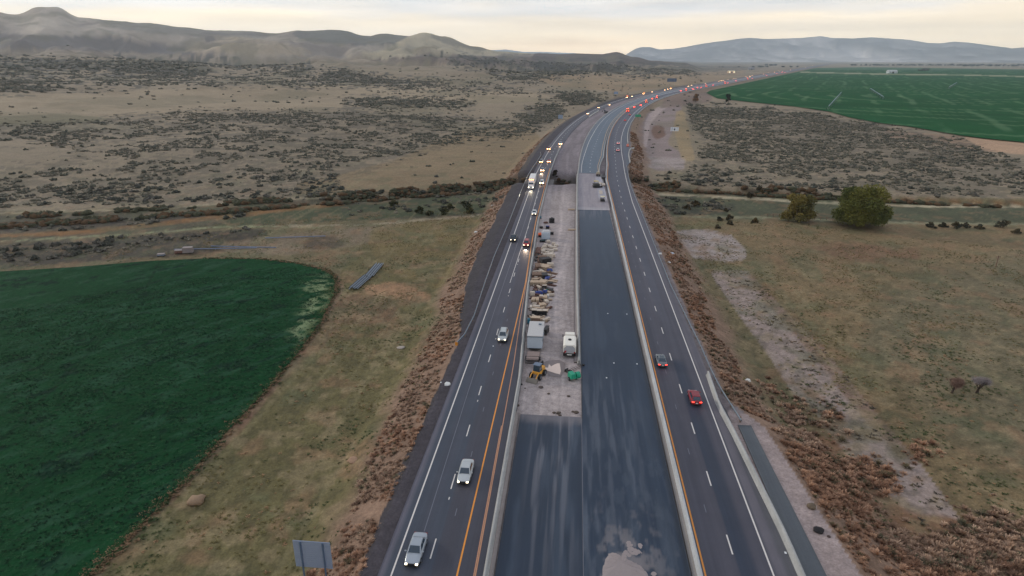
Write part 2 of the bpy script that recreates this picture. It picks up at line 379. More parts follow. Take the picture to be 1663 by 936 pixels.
COVER_AND_LIGHT = [  # (mask, sRGB seen, strength, edge-breaking noise)
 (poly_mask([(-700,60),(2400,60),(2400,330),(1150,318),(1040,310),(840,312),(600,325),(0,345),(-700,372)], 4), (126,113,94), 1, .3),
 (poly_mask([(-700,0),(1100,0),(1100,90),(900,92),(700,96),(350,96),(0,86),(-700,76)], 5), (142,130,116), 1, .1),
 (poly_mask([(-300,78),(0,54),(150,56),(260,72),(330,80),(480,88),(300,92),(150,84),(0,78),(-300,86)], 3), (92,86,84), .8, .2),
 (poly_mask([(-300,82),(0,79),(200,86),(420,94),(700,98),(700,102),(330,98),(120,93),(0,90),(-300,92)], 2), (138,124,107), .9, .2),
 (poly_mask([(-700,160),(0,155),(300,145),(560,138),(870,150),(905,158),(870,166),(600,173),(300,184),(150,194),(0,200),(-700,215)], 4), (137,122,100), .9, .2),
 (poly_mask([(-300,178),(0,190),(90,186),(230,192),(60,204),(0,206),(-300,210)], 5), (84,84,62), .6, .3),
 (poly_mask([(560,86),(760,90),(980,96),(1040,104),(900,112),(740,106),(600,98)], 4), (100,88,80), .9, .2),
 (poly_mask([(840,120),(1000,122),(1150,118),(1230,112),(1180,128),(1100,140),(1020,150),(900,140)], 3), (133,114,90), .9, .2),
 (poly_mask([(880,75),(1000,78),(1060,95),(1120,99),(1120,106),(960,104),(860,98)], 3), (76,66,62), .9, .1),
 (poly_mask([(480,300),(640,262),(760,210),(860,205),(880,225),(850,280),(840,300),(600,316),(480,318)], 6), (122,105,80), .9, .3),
 (poly_mask([(120,18),(160,31),(300,43),(400,51),(445,54),(430,64),(330,60),(240,54),(180,44)], 3), (118,112,102), .85, .3),  # hills: lit and darker slopes painted into the colour, along with vegetation tone
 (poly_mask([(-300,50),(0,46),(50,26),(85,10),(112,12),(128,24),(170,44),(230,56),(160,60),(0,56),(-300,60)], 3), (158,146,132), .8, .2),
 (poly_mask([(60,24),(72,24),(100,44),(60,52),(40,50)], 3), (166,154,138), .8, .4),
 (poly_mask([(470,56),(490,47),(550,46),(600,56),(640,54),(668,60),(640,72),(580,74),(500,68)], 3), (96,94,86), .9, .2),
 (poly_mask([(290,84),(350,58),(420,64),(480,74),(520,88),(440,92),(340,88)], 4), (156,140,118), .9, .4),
 (poly_mask([(540,92),(620,82),(660,62),(690,52),(722,58),(780,74),(850,84),(880,90),(780,92),(700,90),(620,96)], 3), (158,146,122), .95, .3),  # sunlit hill painted lighter, over its tan cover
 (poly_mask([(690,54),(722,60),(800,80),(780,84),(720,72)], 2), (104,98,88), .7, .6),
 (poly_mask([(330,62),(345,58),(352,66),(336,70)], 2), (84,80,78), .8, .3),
 # meadow strips either side of the canal
 (poly_mask([(-700,395),(0,350),(300,338),(560,322),(840,306),(845,345),(790,352),(600,358),(338,373),(0,398),(-700,430)], 3), (72,68,54), 1, .2),
 (poly_mask([(440,345),(560,335),(700,322),(840,316),(830,340),(760,348),(600,356),(460,364),(330,370)], 3), (60,68,46), .9, .3),
 (poly_mask([(0,372),(250,352),(400,343),(400,350),(250,364),(0,380)], 2), (66,58,52), .8, .2),
 (line_mask([(-300,402),(0,384),(135,378),(252,365),(370,352),(471,340),(560,331)], 6, 2), (126,88,50), .85, .5),
 (poly_mask([(-700,432),(0,399),(338,376),(430,372),(440,385),(410,402),(330,415),(230,420),(100,430),(0,437),(-700,500)], 3), (62,56,48), 1, .3),
 (poly_mask([(340,402),(420,385),(560,372),(660,365),(660,385),(540,405),(470,415),(400,415)], 4), (116,102,84), .9, .4),
 (poly_mask([(495,388),(545,384),(565,398),(520,408),(490,404)], 4), (72,62,52), .8, .3),
 (line_mask([(-300,410),(0,393),(202,382),(303,374),(337,370),(438,368),(518,370)], 2.6, 1), (128,130,98), .95, .5),
 (line_mask([(-300,362),(0,347.5),(114,343.5),(236,341),(303,336.5),(387,328.5),(539,321),(700,312)], 2.6, 1), (146,134,110), .85, .5),
 (line_mask([(440,368),(604,366),(679,358),(799,349)], 2.6, 1), (146,134,112), .9, .4),
 # the open grass on the left
 (poly_mask([(545,470),(560,430),(620,372),(780,352),(800,352),(790,420),(745,500),(655,655),(560,870),(500,1000),(0,1300),(-200,1330),(140,936),(280,800),(430,635)], 4), (94,87,58), 1, .3),
 (poly_mask([(600,372),(780,352),(790,400),(740,480),(620,440),(600,400)], 10), (108,94,62), .8, .3),
 (poly_mask([(590,466),(640,458),(705,480),(700,492),(640,490),(600,484)], 4), (150,116,88), .9, .7),
 (poly_mask([(560,478),(640,488),(650,520),(600,532),(560,528),(500,580),(440,640),(400,670),(420,630),(480,570),(530,500)], 5), (110,86,66), .85, .7),
 (poly_mask([(548,445),(560,470),(500,572),(400,690),(290,805),(210,885),(120,985),(108,975),(200,872),(300,780),(430,630),(520,515)], 3), (112,88,72), .9, .6),
 # right side
 (poly_mask([(1040,312),(1663,334),(2300,355),(2300,420),(1663,366),(1340,362),(1080,352)], 3), (70,72,54), 1, .3),
 (poly_mask([(1060,322),(1190,330),(1200,348),(1100,352),(1060,340)], 4), (60,62,48), .9, .4),
 (line_mask([(1020,303),(1159,312),(1259,318),(1339,322)], 8, 2), (44,38,32), .95, .2),
 (line_mask([(1239,318),(1440,326),(1663,331),(2000,345)], 5, 2), (108,78,50), .85, .5),
 (line_mask([(1048,315.5),(1159,320),(1339,330),(1498,336),(1663,336.5),(2200,352)], 3.2, 1), (162,150,124), .95, .4),
 (poly_mask([(1040,356),(1340,364),(1663,366),(2300,420),(2400,1500),(1700,1500),(1620,936),(1560,860),(1440,680),(1330,545),(1215,400),(1150,372),(1080,365)], 6), (112,96,70), 1, .3),
 (poly_mask([(1450,470),(1663,400),(2300,440),(2300,900),(1663,760),(1540,700),(1380,560)], 25), (98,92,72), .75, .9),
 (poly_mask([(1310,398),(1400,394),(1500,405),(1490,425),(1400,428),(1320,412)], 7), (108,82,64), .8, .6),
 (line_mask([(1072,352),(1239,354),(1438,362.5),(1663,365),(2200,395)], 3, 1), (128,124,98), .8, .4),
 (poly_mask([(1085,358),(1190,362),(1160,372),(1100,372)], 3), (92,90,62), .8, .4),
 (poly_mask([(1098,376),(1150,373),(1188,382),(1213,408),(1212,422),(1180,426),(1128,420),(1105,398)], 2), (146,134,128), 1, .4),
 (poly_mask([(1153,440),(1215,440),(1242,470),(1292,520),(1335,562),(1382,622),(1440,690),(1500,760),(1560,845),(1560,880),(1440,830),(1380,775),(1330,700),(1290,645),(1250,580),(1200,512),(1165,462)], 2), (138,123,115), 1, .2),
 (poly_mask([(1210,425),(1235,450),(1330,548),(1390,620),(1500,750),(1460,745),(1370,640),(1300,555),(1225,470)], 4), (108,80,58), .6, .9),
 (poly_mask([(1300,640),(1390,760),(1480,830),(1600,850),(1750,960),(1800,1200),(1440,1200),(1390,900),(1330,820),(1250,720)], 8), (112,84,62), .95, .5),
 (poly_mask([(1560,222),(1663,232),(2100,300),(2100,330),(1663,252),(1600,246),(1590,238)], 2), (164,134,108), .95, .2),
 (poly_mask([(1440,212),(1560,222),(1600,246),(1520,236),(1430,222)], 3), (130,108,88), .8, .4),
 (poly_mask([(1030,235),(1038,205),(1055,182),(1090,168),(1110,168),(1095,205),(1085,235),(1112,252),(1112,276),(1070,278),(1035,262)], 3), (128,114,110), 1, .4),
 (line_mask([(1088,168),(1066,182),(1052,200),(1048,235)], 9, 2), (158,142,136), .9, .4),
 (poly_mask([(1098,182),(1112,180),(1122,230),(1130,262),(1108,262),(1095,210)], 3), (142,122,92), .9, .4),
 (poly_mask([(1060,205),(1078,205),(1082,222),(1066,228),(1058,218)], 3), (100,74,58), .8, .4),
 (poly_mask([(1050,255),(1115,258),(1110,276),(1045,272)], 3), (146,134,128), .8, .6),
 (poly_mask([(1085,150),(1150,146),(1160,165),(1120,172),(1070,178)], 3), (110,92,84), .8, .5),
 (poly_mask([(1147,151),(1165,141),(1262,116),(1300,111),(1250,116),(1150,143),(1100,160)], 1), (128,108,92), .8, .4),
]
def cover_color(x, y, z):
    px, py = photo_px(x, y, z); d = np.hypot(x, y)
    s, o = SO(x, y)
    n1 = fbm(x/9, y/9, 4, 31); n2 = fbm(x/45, y/45, 4, 41); n3 = fbm(x/2.2, y/2.2, 3, 51)
    nb = np.where(d < 300, .6*n1+.4*n3, .5*n1+.5*n2)
    C = np.tile(np.array(lin((104,93,68))), (len(x), 1))
    for m, c, stg, ed in COVER_AND_LIGHT:
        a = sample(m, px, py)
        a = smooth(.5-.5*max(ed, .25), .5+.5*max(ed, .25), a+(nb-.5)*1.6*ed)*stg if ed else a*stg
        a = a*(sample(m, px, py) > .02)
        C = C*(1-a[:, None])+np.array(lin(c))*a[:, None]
    # grass mottling
    g = smooth(.5, .68, fbm(x/7, y/7, 4, 61))*smooth(600, 200, d)*.5
    C = C*(1-g[:, None])+np.array(lin((82,86,62)))*g[:, None]
    br = smooth(.55, .72, fbm(x/4.5, y/4.5, 4, 71))*smooth(500, 150, d)*.6
    C = C*(1-br[:, None])+np.array(lin((124,98,74)))*br[:, None]
    # mower and tyre lines parallel to the highway on the verges
    tl = smooth(.62, .8, fbm(o/1.1, s/60, 3, 81))*((d < 380) & (np.abs(o) > 30))*.35
    C = C*(1-tl[:, None])+np.array(lin((128,118,88)))*tl[:, None]
    mo = smooth(.5, .62, fbm(x/1.6, y/1.6, 3, 75))*smooth(330, 120, d)*.38
    C = C*(1-mo[:, None])+np.array(lin((66,62,44)))*mo[:, None]
    mo = smooth(.56, .66, fbm(x/2.6+50, y/2.6, 3, 76))*smooth(330, 120, d)*.4
    C = C*(1-mo[:, None])+np.array(lin((136,120,92)))*mo[:, None]
    hp = smooth(.5, .68, fbm(x/170, y/260, 4, 77))*smooth(2000, 2700, d)*.5
    C = C*(1-hp[:, None])+np.array(lin((92,84,80)))*hp[:, None]
    # litter of sagebrush too small to model, far out
    sg = sample(sage_m, px, py)
    al = np.arctan2(x, y); ld = np.log(d+1)
    sn = .65*fbm(al*110, ld*95, 4, 91)+.35*fbm(al*22, ld*26, 3, 95)
    k = smooth(.60-.26*sg, .66-.26*sg, sn)*(sg > .03)*np.interp(d, [0, 350, 1000, 1600], [.15, .35, .7, .85])
    C = C*(1-k[:, None])+np.array(lin((62,61,55)))*k[:, None]
    # faint broad tone changes on the slopes
    C = C*(.72+.36*fbm(x/150, y/150, 4, 99)+.20*fbm(x/26, y/26, 4, 98))[:, None]
    dr = smooth(.54, .66, fbm(x/95, y/95, 5, 97))*((px < 1140) & (py < 330))*np.interp(d, [300, 600, 2500], [.25, .4, .5])
    C = C*(1-dr[:, None])+np.array(lin((102,96,76)))*dr[:, None]
    # corridor: gravel fill, median dirt, embankment weeds
    Dl = np.where(o < 0, -o-pw(s, eL), o-pw(s, eR)); inside = Dl <= 0
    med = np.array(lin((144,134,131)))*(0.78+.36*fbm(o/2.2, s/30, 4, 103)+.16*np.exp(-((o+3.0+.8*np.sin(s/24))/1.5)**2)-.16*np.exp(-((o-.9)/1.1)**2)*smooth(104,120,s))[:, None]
    far_med = np.array(lin((112,104,106)))*(0.8+.4*fbm(o/3, s/40, 4, 105))[:, None]
    kk = smooth(250, 300, s)[:, None]; med = med*(1-kk)+far_med*kk
    pale = smooth(.5, .62, fbm(o/1.6+.6*np.sin(s/19), s/45, 3, 107)); med = med*(1+.22*pale[:, None])
    shl = np.array(lin((66,62,66)))*(.85+.3*n3)[:, None]
    shr = np.array(lin((112,104,104)))*(.85+.3*n3)[:, None]
    shn = np.array(lin((142,128,124)))*(.88+.24*n3)[:, None]
    shr = np.where(((s < 92))[:, None], shn, shr)
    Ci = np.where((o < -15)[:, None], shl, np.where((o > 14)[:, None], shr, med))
    # side slopes
    wl_ = np.interp(s, [0, 120, 180, 300, 500, 900], [6, 6.5, 8, 8, 5, 4])
    rust = np.array(lin((120,98,82)))*(.7+.6*n3)[:, None]
    grav = np.array(lin((60,57,60)))*(.85+.3*n3)[:, None]
    gw = np.interp(s, [0, 120, 160, 260, 300, 700], [.6, .6, 3.5, 3.8, 3, 4])
    side = np.where(((Dl < gw+(n1-.5)*2) & (o < 0))[:, None], grav, rust)
    wr = np.interp(s, [0, 80, 92, 105, 130, 250, 330, 700], [8, 9, 7, 6, 6.5, 10, 9, 6])
    band = np.where(o < 0, wl_, wr); aside = smooth(1.0, -.2, (Dl-band)/4+(n1-.5)*1.6)*(Dl > 0)*(s > 0)*np.interp(s, [250, 400, 900, 1200], [1, .8, .5, .35])
    C = C*(1-aside[:, None])+side*aside[:, None]
    C = np.where((inside & (s > 0))[:, None], Ci, C)
    # canal bed and banks inside the road corridor
    cd = canal_dist(x, y); kb = smooth(15, 11, cd)*((np.abs(o) < 34))*(.6+.8*(n1-.3))
    kb = np.clip(kb, 0, 1); bank = np.array(lin((62,54,42)))*(.6+.8*n3)[:, None]
    C = C*(1-kb[:, None])+bank*kb[:, None]
    return C/EXPO

# polar ground sheet centred under the drone, finer near it
nr, na = 900, 1250
rr = 4*np.exp(np.linspace(0, math.log(26000/4), nr)); aa = np.linspace(-1.15, 1.15, na)-AZ
RR, AA = np.meshgrid(rr, aa, indexing='ij'); gx = (RR*np.sin(AA)).ravel(); gy = (RR*np.cos(AA)).ravel()
gz = terr(gx, gy)
# the pale asphalt rides 25 cm above; under the two green circles the ground is level
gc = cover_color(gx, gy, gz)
ii, jj = np.meshgrid(np.arange(nr-1), np.arange(na-1), indexing='ij'); a0 = (ii*na+jj).ravel()
quads = np.stack([a0, a0+na, a0+na+1, a0+1], 1)
gm = attr_mat('ground_cover', scales=((.9, .3), (.1, .14), (3.5, .28)), bump=.7, bdist=.25, bscale=1.6)
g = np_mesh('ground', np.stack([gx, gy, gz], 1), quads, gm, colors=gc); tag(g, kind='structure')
# ground behind the drone
b = MB(); b.box((0, -5010, -5.6), (30000, 10000, 1)); g2 = b.build('ground', mat('grass_behind', (100,92,66))); tag(g2, kind='structure')

# canal water
wb = MB()
pts = [p for p in canal]
for a, c in zip(pts[4:-1], pts[5:]):
    a = Vector((*a, -7.9)); c = Vector((*c, -7.9)); dd = (c-a).normalized(); nn = Vector((-dd.y, dd.x, 0))*5
    wb.poly([a-nn-dd*1.2, c-nn+dd*1.2, c+nn+dd*1.2, a+nn-dd*1.2])
ws = wb.build('canal_water', mat('canal_water', (30,32,32), rough=.08, var=.2, spec=.6)); tag(ws, kind='structure')

# ---------------------------------------------------------------- green crop fields
def in_poly(pts, x, y):
    c = np.zeros(len(x), bool); n = len(pts)
    for i in range(n):
        (xa, ya), (xb, yb) = pts[i], pts[(i+1) % n]
        k = ((ya > y) != (yb > y)); c ^= k & (x < (xb-xa)*(y-ya)/(yb-ya+1e-12)+xa)
    return c
def field(name, outline, z, colour_fn, step_r):
    pl = np.array([G(a, b_, z) for a, b_ in outline]); cx, cy = 0, 0
    # refine the outline, then fill with a polar grid triangulated by clipping to rows of equal range
    ang = np.arctan2(pl[:, 0], pl[:, 1]); r = np.hypot(pl[:, 0], pl[:, 1])
    A = np.linspace(ang.min()+1e-5, ang.max()-1e-5, 420); V = []; nk = 160
    for a in A:
        hits = []
        for i in range(len(pl)):
            p, q = pl[i], pl[(i+1) % len(pl)]; dx, dy = math.sin(a), math.cos(a)
            e = q-p; den = dx*e[1]-dy*e[0]
            if abs(den) < 1e-9: continue
            t = (p[0]*e[1]-p[1]*e[0])/den; u = (p[0]*dy-p[1]*dx)/den
            if t > 0 and 0 <= u <= 1: hits.append(t)
        if len(hits) < 2: hits = [1, 1.001]
        lo, hi = min(hits), max(hits)
        for t in np.exp(np.linspace(math.log(lo), math.log(hi), nk)): V.append((t*math.sin(a), t*math.cos(a), z))
    V = np.array(V); ii, jj = np.meshgrid(np.arange(len(A)-1), np.arange(nk-1), indexing='ij'); q0 = (ii*nk+jj).ravel()
    Q = np.stack([q0, q0+1, q0+nk+1, q0+nk], 1)
    return V, Q, colour_fn(V)
def left_cols(V):
    x, y = V[:, 0], V[:, 1]; px, py = photo_px(x, y, V[:, 2])
    ux, uy = (x*.62+y*.78), (x*.78-y*.62)
    n = fbm(ux/22, uy/5, 4, 201); n2 = fbm(x/60, y/60, 3, 203); n3 = fbm(ux/6, uy/1.6, 4, 207)
    C = np.array(lin((18,55,31)))*(.72+.35*n+.3*n2)[:, None]
    lt = smooth(.52, .68, n3)*.6; C = C*(1-lt[:, None])+np.array(lin((40,70,52)))*lt[:, None]
    dk = smooth(.63, .72, fbm(ux/5, uy/1.8, 4, 211))*.8; C = C*(1-dk[:, None])+np.array(lin((12,34,26)))*dk[:, None]
    # the pivot's wheel track and bald end
    tr = np.exp(-(np.interp(py, [420, 470, 560, 700, 1200], [262, 236, 158, 18, -520])-px)**2/np.interp(py, [420, 900], [2, 14]))*.7
    C = C*(1-tr[:, None])+np.array(lin((14,38,24)))*tr[:, None]
    bald = poly_mask([(492,462),(540,448),(544,475),(515,525),(478,560),(470,535),(500,495)], 8)
    bb = smooth(.47, .58, fbm(x/2.6, y/2.0, 4, 213))*sample(bald, px, py)*.85; C = C*(1-bb[:, None])+np.array(lin((120,132,98)))*bb[:, None]
    ed = poly_mask([(540,440),(555,470),(500,572),(400,700),(200,905),(60,1060),(45,1045),(185,890),(390,680),(470,585),(522,500)], 4)
    eb = sample(ed, px, py)*smooth(.35, .6, fbm(x/2.5, y/2.5, 4, 215))*.8; C = C*(1-eb[:, None])+np.array(lin((62,74,44)))*eb[:, None]
    return C/EXPO
V, Q, C = field('crop_field', FIELD_L, -4.72, left_cols, 1)
fm = attr_mat('crop_green', rough=.95, spec=.05, scales=((1.4, .25), (.2, .15)), bump=.8, bdist=.4, bscale=1.2)
tag(np_mesh('crop_field', V, Q, fm, colors=C), kind='structure')
FIELD_R = [(1147,151),(1158,144),(1200,133),(1258,118.5),(1295,112.5),(1330,110.6),(1400,109.4),(1500,110.5),(1663,113),(2300,122),(2400,330),(1980,272),(1663,231),(1600,225),(1560,220),(1520,213),(1480,206),(1430,200),(1380,191),(1345,181),(1290,173),(1220,166),(1165,160)]
FZ = -4.3
pc = np.array(G(1960, 150, FZ))
def right_cols(V):
    x, y = V[:, 0], V[:, 1]; d = np.hypot(x, y); px, py = photo_px(x, y, V[:, 2])
    n = fbm(x/70, y/70, 4, 301); n2 = fbm(x/25, y/25, 4, 303)
    C = np.array(lin((20,70,36)))*(.7+.35*n+.25*n2)[:, None]
    # wheel tracks: concentric arcs about the field's pivot, and radial drill lines
    q = np.array(G(1372, 158, FZ)); rad = np.hypot(x-q[0]*1.25-90, y-q[1]*1.0)
    tr = smooth(.86, .97, np.cos(rad/52*2*math.pi)*.5+.5)*smooth(.4, .6, fbm(x/60, y/60, 3, 305))*.34
    C = C*(1-tr[:, None])+np.array(lin((112,134,98)))*tr[:, None]
    u = x*.93-y*.36; rl = smooth(.9, .98, np.cos(u/46*2*math.pi+2*n)*.5+.5)*smooth(.42, .62, fbm(x/90, y/90, 3, 307))*.34
    C = C*(1-rl[:, None])+np.array(lin((104,130,96)))*rl[:, None]
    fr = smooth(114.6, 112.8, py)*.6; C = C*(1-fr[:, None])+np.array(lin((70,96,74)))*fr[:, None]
    lane = line_mask([(1258,116),(1320,118.5),(1450,121.5),(1560,122.5),(1663,125),(2000,131)], 1.6, 0); lb = sample(lane, px, py)*(px > 1300)*.8
    C = C*(1-lb[:, None])+np.array(lin((150,146,122)))*lb[:, None]
    return C/EXPO
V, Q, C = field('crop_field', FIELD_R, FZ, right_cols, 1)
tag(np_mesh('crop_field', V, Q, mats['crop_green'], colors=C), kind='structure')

# ---------------------------------------------------------------- far mountains
def mountains(sky_px, dist, depth, name, colour, seed, base_row=106, gul=1.0):
    px = np.array([p[0] for p in sky_px], float); py = np.array([p[1] for p in sky_px], float)
    xs = np.linspace(px[0], px[-1], 900); al = np.arctan((xs-831.5)/F*cT); t = np.array([t_of(a, b_) for a, b_ in zip(xs, np.interp(xs, px, py))])
    zc = H-dist*t; K = 70; V = []; 
    k = np.linspace(0, 1, K)
    prof = np.where(k < .62, (k/.62)**1.25, 1-((k-.62)/.38)**1.5)
    DD = dist-depth*.62+depth*k
    A2, D2 = np.meshgrid(al-AZ, DD, indexing='ij'); X = D2*np.sin(A2); Y = D2*np.cos(A2)
    sc = 1500
    rid = np.abs(fbm(X/sc, Y/(sc*1.5), 5, seed)-.5)*2
    rid2 = np.abs(fbm(X/(sc*.3), Y/(sc*.5), 4, seed+5)-.5)*2
    pk = prof[None, :]
    Z = zc[:, None]*pk*(1-gul*(1.25*rid*(1-pk**2.5)+.55*rid2*(1-pk**4)))
    Z = np.maximum(Z, 0)-8
    n = K; ii, jj = np.meshgrid(np.arange(len(xs)-1), np.arange(K-1), indexing='ij'); q0 = (ii*n+jj).ravel()
    Q = np.stack([q0, q0+n, q0+n+1, q0+1], 1)
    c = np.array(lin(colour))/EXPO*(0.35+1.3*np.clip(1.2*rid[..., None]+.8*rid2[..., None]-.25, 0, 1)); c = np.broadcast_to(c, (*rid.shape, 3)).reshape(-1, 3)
    o = np_mesh(name, np.stack([X.ravel(), Y.ravel(), Z.ravel()], 1), Q, mats['hill_rock'], colors=np.clip(c, 0, .9)); tag(o, kind='structure')
attr_mat('hill_rock', scales=((.002, .15), (.0006, .12)), bump=0)
MTN = [(930,103),(985,98),(1012,91),(1030,79),(1040,76),(1055,76),(1070,80),(1090,79),(1110,76),(1130,72),(1155,68),(1180,65),(1200,62),(1215,61),(1240,63),(1270,62),(1300,61),(1318,59),(1327,58),(1345,61),(1380,62),(1410,60),(1440,62),(1470,64),(1500,69),(1520,70),(1545,67),(1570,69),(1600,73),(1640,78),(1663,76),(1700,70),(1780,66),(1900,74),(2050,60),(2200,80),(2400,90)]
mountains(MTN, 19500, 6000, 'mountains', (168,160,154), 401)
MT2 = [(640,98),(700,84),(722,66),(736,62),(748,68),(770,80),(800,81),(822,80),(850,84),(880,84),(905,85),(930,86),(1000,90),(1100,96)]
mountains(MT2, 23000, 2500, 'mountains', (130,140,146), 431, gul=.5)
# ---------------------------------------------------------------- haze
hz = MB(); hz.box((0, 8500, 590), (56000, 37000, 1220)); hzm = bpy.data.materials.new('haze'); hzm.use_nodes = True
hn = hzm.node_tree.nodes; hn.remove(hn['Principled BSDF']); pv = hn.new('ShaderNodeVolumePrincipled')
pv.inputs['Density'].default_value = 5.4e-5; pv.inputs['Color'].default_value = (.76, .89, 1, 1); pv.inputs['Anisotropy'].default_value = .35
hzm.node_tree.links.new(pv.outputs[0], hn['Material Output'].inputs['Volume'])
ho = hz.build('haze', hzm); tag(ho, kind='stuff')

# ---------------------------------------------------------------- road surfaces
def edge(v): return (lambda s: pw(s, v)) if isinstance(v, list) else (lambda s: np.full(np.shape(s), float(v)))
def s_nodes(s0, s1, step):
    out_ = [s0]
    while out_[-1] < s1: out_.append(out_[-1]+max(step, out_[-1]*.006))
    out_[-1] = s1; return np.array(out_)
def strip(name, o0, o1, s0, s1, z, nc, colour, material, skirt=0, step=1.2, parent=None):
    e0, e1 = edge(o0), edge(o1); S = s_nodes(s0, s1, step); k = np.linspace(0, 1, nc)
    SS, K = np.meshgrid(S, k, indexing='ij'); O = e0(SS)*(1-K)+e1(SS)*K
    x, y = P(SS.ravel(), O.ravel()); zz_ = np.full(x.shape, float(z)); C = colour(O.ravel(), SS.ravel())
    V = np.stack([x, y, zz_], 1); UV = np.stack([O.ravel(), SS.ravel()], 1)
    ii, jj = np.meshgrid(np.arange(len(S)-1), np.arange(nc-1), indexing='ij'); a = (ii*nc+jj).ravel()
    Q = [np.stack([a, a+1, a+nc+1, a+nc], 1)]
    if skirt:
        per = [i*nc for i in range(len(S)-1, -1, -1)]+list(range(1, nc))+[i*nc+nc-1 for i in range(1, len(S))]+[(len(S)-1)*nc+j for j in range(nc-2, 0, -1)]
        per = np.array(per); b0 = len(V); V2 = V[per].copy(); V2[:, 2] -= skirt
        V = np.vstack([V, V2]); UV = np.vstack([UV, UV[per]]); C = np.vstack([C, C[per]*.8])
        i = np.arange(len(per)); j = (i+1) % len(per)
        Q.append(np.stack([per[i], per[j], b0+j, b0+i], 1))
    return tag(np_mesh(name, V, np.vstack(Q), material, colors=C, uv=UV, parent=parent, smooth_=False), kind=None if parent else 'structure')
asph = attr_mat('asphalt', rough=.62, scales=((6, .12), (.25, .10)), bump=.15, bdist=.02, bscale=30, spec=.4,
    streak=[(1.0, .10, (1.6, .02, 1)), (1.0, .08, (5, .05, 1))])
newasph = attr_mat('new_asphalt', rough=.55, scales=((5, .07), (.12, .08)), bump=.15, bdist=.02, bscale=30, spec=.45,
    streak=[(1.0, .08, (1.2, .05, 1)), (1.0, .08, (4, .1, 1))])
concm = attr_mat('concrete_deck', rough=.8, scales=((4, .10), (.4, .10)), bump=.15, bdist=.02, bscale=20, streak=[(1.0, .10, (1.5, .05, 1))])
def base(c, O): return np.tile(np.array(lin(c)), (len(O), 1))
def lay(C, a, c): a = np.clip(a, 0, 1)[:, None]; return C*(1-a)+np.array(lin(c))*a
def c_left(O, S):
    C = base((57,63,74), O)
    C = lay(C, smooth(-18.9, -19.6, O)*.9*smooth(-.8, .2, fbm(O, S/9, 3, 5)-.2), (92,89,98))
    for lane in (-16.5, -12.9, -9.6):
        C = lay(C, np.exp(-((O-lane)/.8)**2)*.28, (48,46,54))
    C = lay(C, smooth(.5, .75, fbm(O/1.5, S/40, 4, 7))*.35, (70,71,82))
    C = lay(C, smooth(.55, .75, fbm(O/.9, S/60, 4, 8))*.3, (40,48,62))
    C = lay(C, smooth(90, 140, S)*smooth(-10.8, -12.8, O)*.4, (72,66,74))
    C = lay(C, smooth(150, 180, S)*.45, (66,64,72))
    C = lay(C, smooth(.56, .62, fbm(O/2.5+3, S/300, 2, 12))*.3, (62,52,56))
    return C/EXPO
def c_right(O, S):
    C = base((66,65,74), O)
    C = lay(C, smooth(19.4, 19.7, O)*smooth(21.9, 21.1, O)*smooth(111, 108, S)*.9, (38,47,62))
    C = lay(C, smooth(19.4, 19.7, O)*smooth(21.9, 21.1, O)*smooth(108, 160, S)*.4, (54,62,76))
    C = lay(C, smooth(23.35, 23.6, O)*.75*smooth(330, 260, S), (96,92,98))
    C = lay(C, smooth(24.3, 25.2, O+(fbm(O, S/5, 3, 2)-.5)*.8)*smooth(100, 90, S)*.9, (76,76,80))
    C = lay(C, smooth(.5, .75, fbm(O/1.3, S/50, 4, 17))*.3, (80,79,88))
    C = lay(C, smooth(.55, .75, fbm(O/.8, S/40, 4, 18))*.35, (50,52,62))
    C = lay(C, smooth(27.2, 27.8, O)*.8, (70,80,90))
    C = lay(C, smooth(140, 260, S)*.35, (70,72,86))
    return C/EXPO
def c_new(O, S):
    C = base((24,40,58), O)
    C = lay(C, smooth(.5, .72, fbm(O/1.2, S/30, 4, 27))*.25, (58,70,84))
    C = lay(C, smooth(.55, .7, fbm(O/2.5, S/12, 4, 26))*.14, (66,74,84))
    C = lay(C, smooth(.55, .75, fbm(O/2.5, S/26, 4, 28))*.35, (28,42,58))
    C = lay(C, smooth(108, 90, S)*smooth(.48, .7, fbm(O/.7, S/9, 4, 29))*smooth(9, 3.2, np.abs(O-5))*.35, (88,94,104))
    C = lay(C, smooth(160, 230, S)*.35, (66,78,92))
    C = lay(C, smooth(215, 234, S)*.5*smooth(.35, .6, fbm(O/.8, S/20, 3, 30)), (92,94,102))
    dz = np.exp(-((O-7.6)/4.2)**2-((S-56)/9)**2); C = lay(C, smooth(.50, .60, fbm(O/1.1, S/1.6, 5, 51)*.75+.25*dz)*dz*.8, (116,110,110))
    C = lay(C, smooth(.57, .63, fbm(O/.9, S/3, 4, 52))*.2*smooth(95, 70, S), (76,84,94))
    e = smooth(13.3, 13.9, O)*.7; C = lay(C, e, (26,32,42))
    C = lay(C, smooth(2.9, 2.5, O)*smooth(84, 90, S)*smooth(106, 100, S)*.7, (24,28,36))
    return C/EXPO
def c_patch(O, S):
    C = base((27,40,56), O)
    dust = smooth(48, 88, S)
    C = lay(C, smooth(.42, .72, fbm(O/.55, S/14, 4, 33))*smooth(4.6, 1.5, np.abs(O+1.4))*(.15+.75*dust), (104,104,110))
    C = lay(C, smooth(.5, .75, fbm(O/1.4, S/12, 4, 34))*.35, (66,78,92))
    C = lay(C, smooth(84.0, 87, S+2*(fbm(O/.8, S/3, 3, 35)-.5))*.6, (112,106,108))
    C = lay(C, smooth(-6.6, -7.4, O)*.7, (26,34,44))  # dark strip painted for the drop edge and its shadow beside the barrier
    return C/EXPO
def c_deck(O, S):
    C = base((140,133,136), O)
    C = lay(C, smooth(.45, .7, fbm(O/1.0, S/14, 4, 43))*.5, (122,118,124))
    C = lay(C, smooth(242, 235, S)*.6, (160,156,158))
    C = lay(C, smooth(10.2, 10.7, O)*smooth(252, 262, S)*.6, (158,158,166))
    return C/EXPO
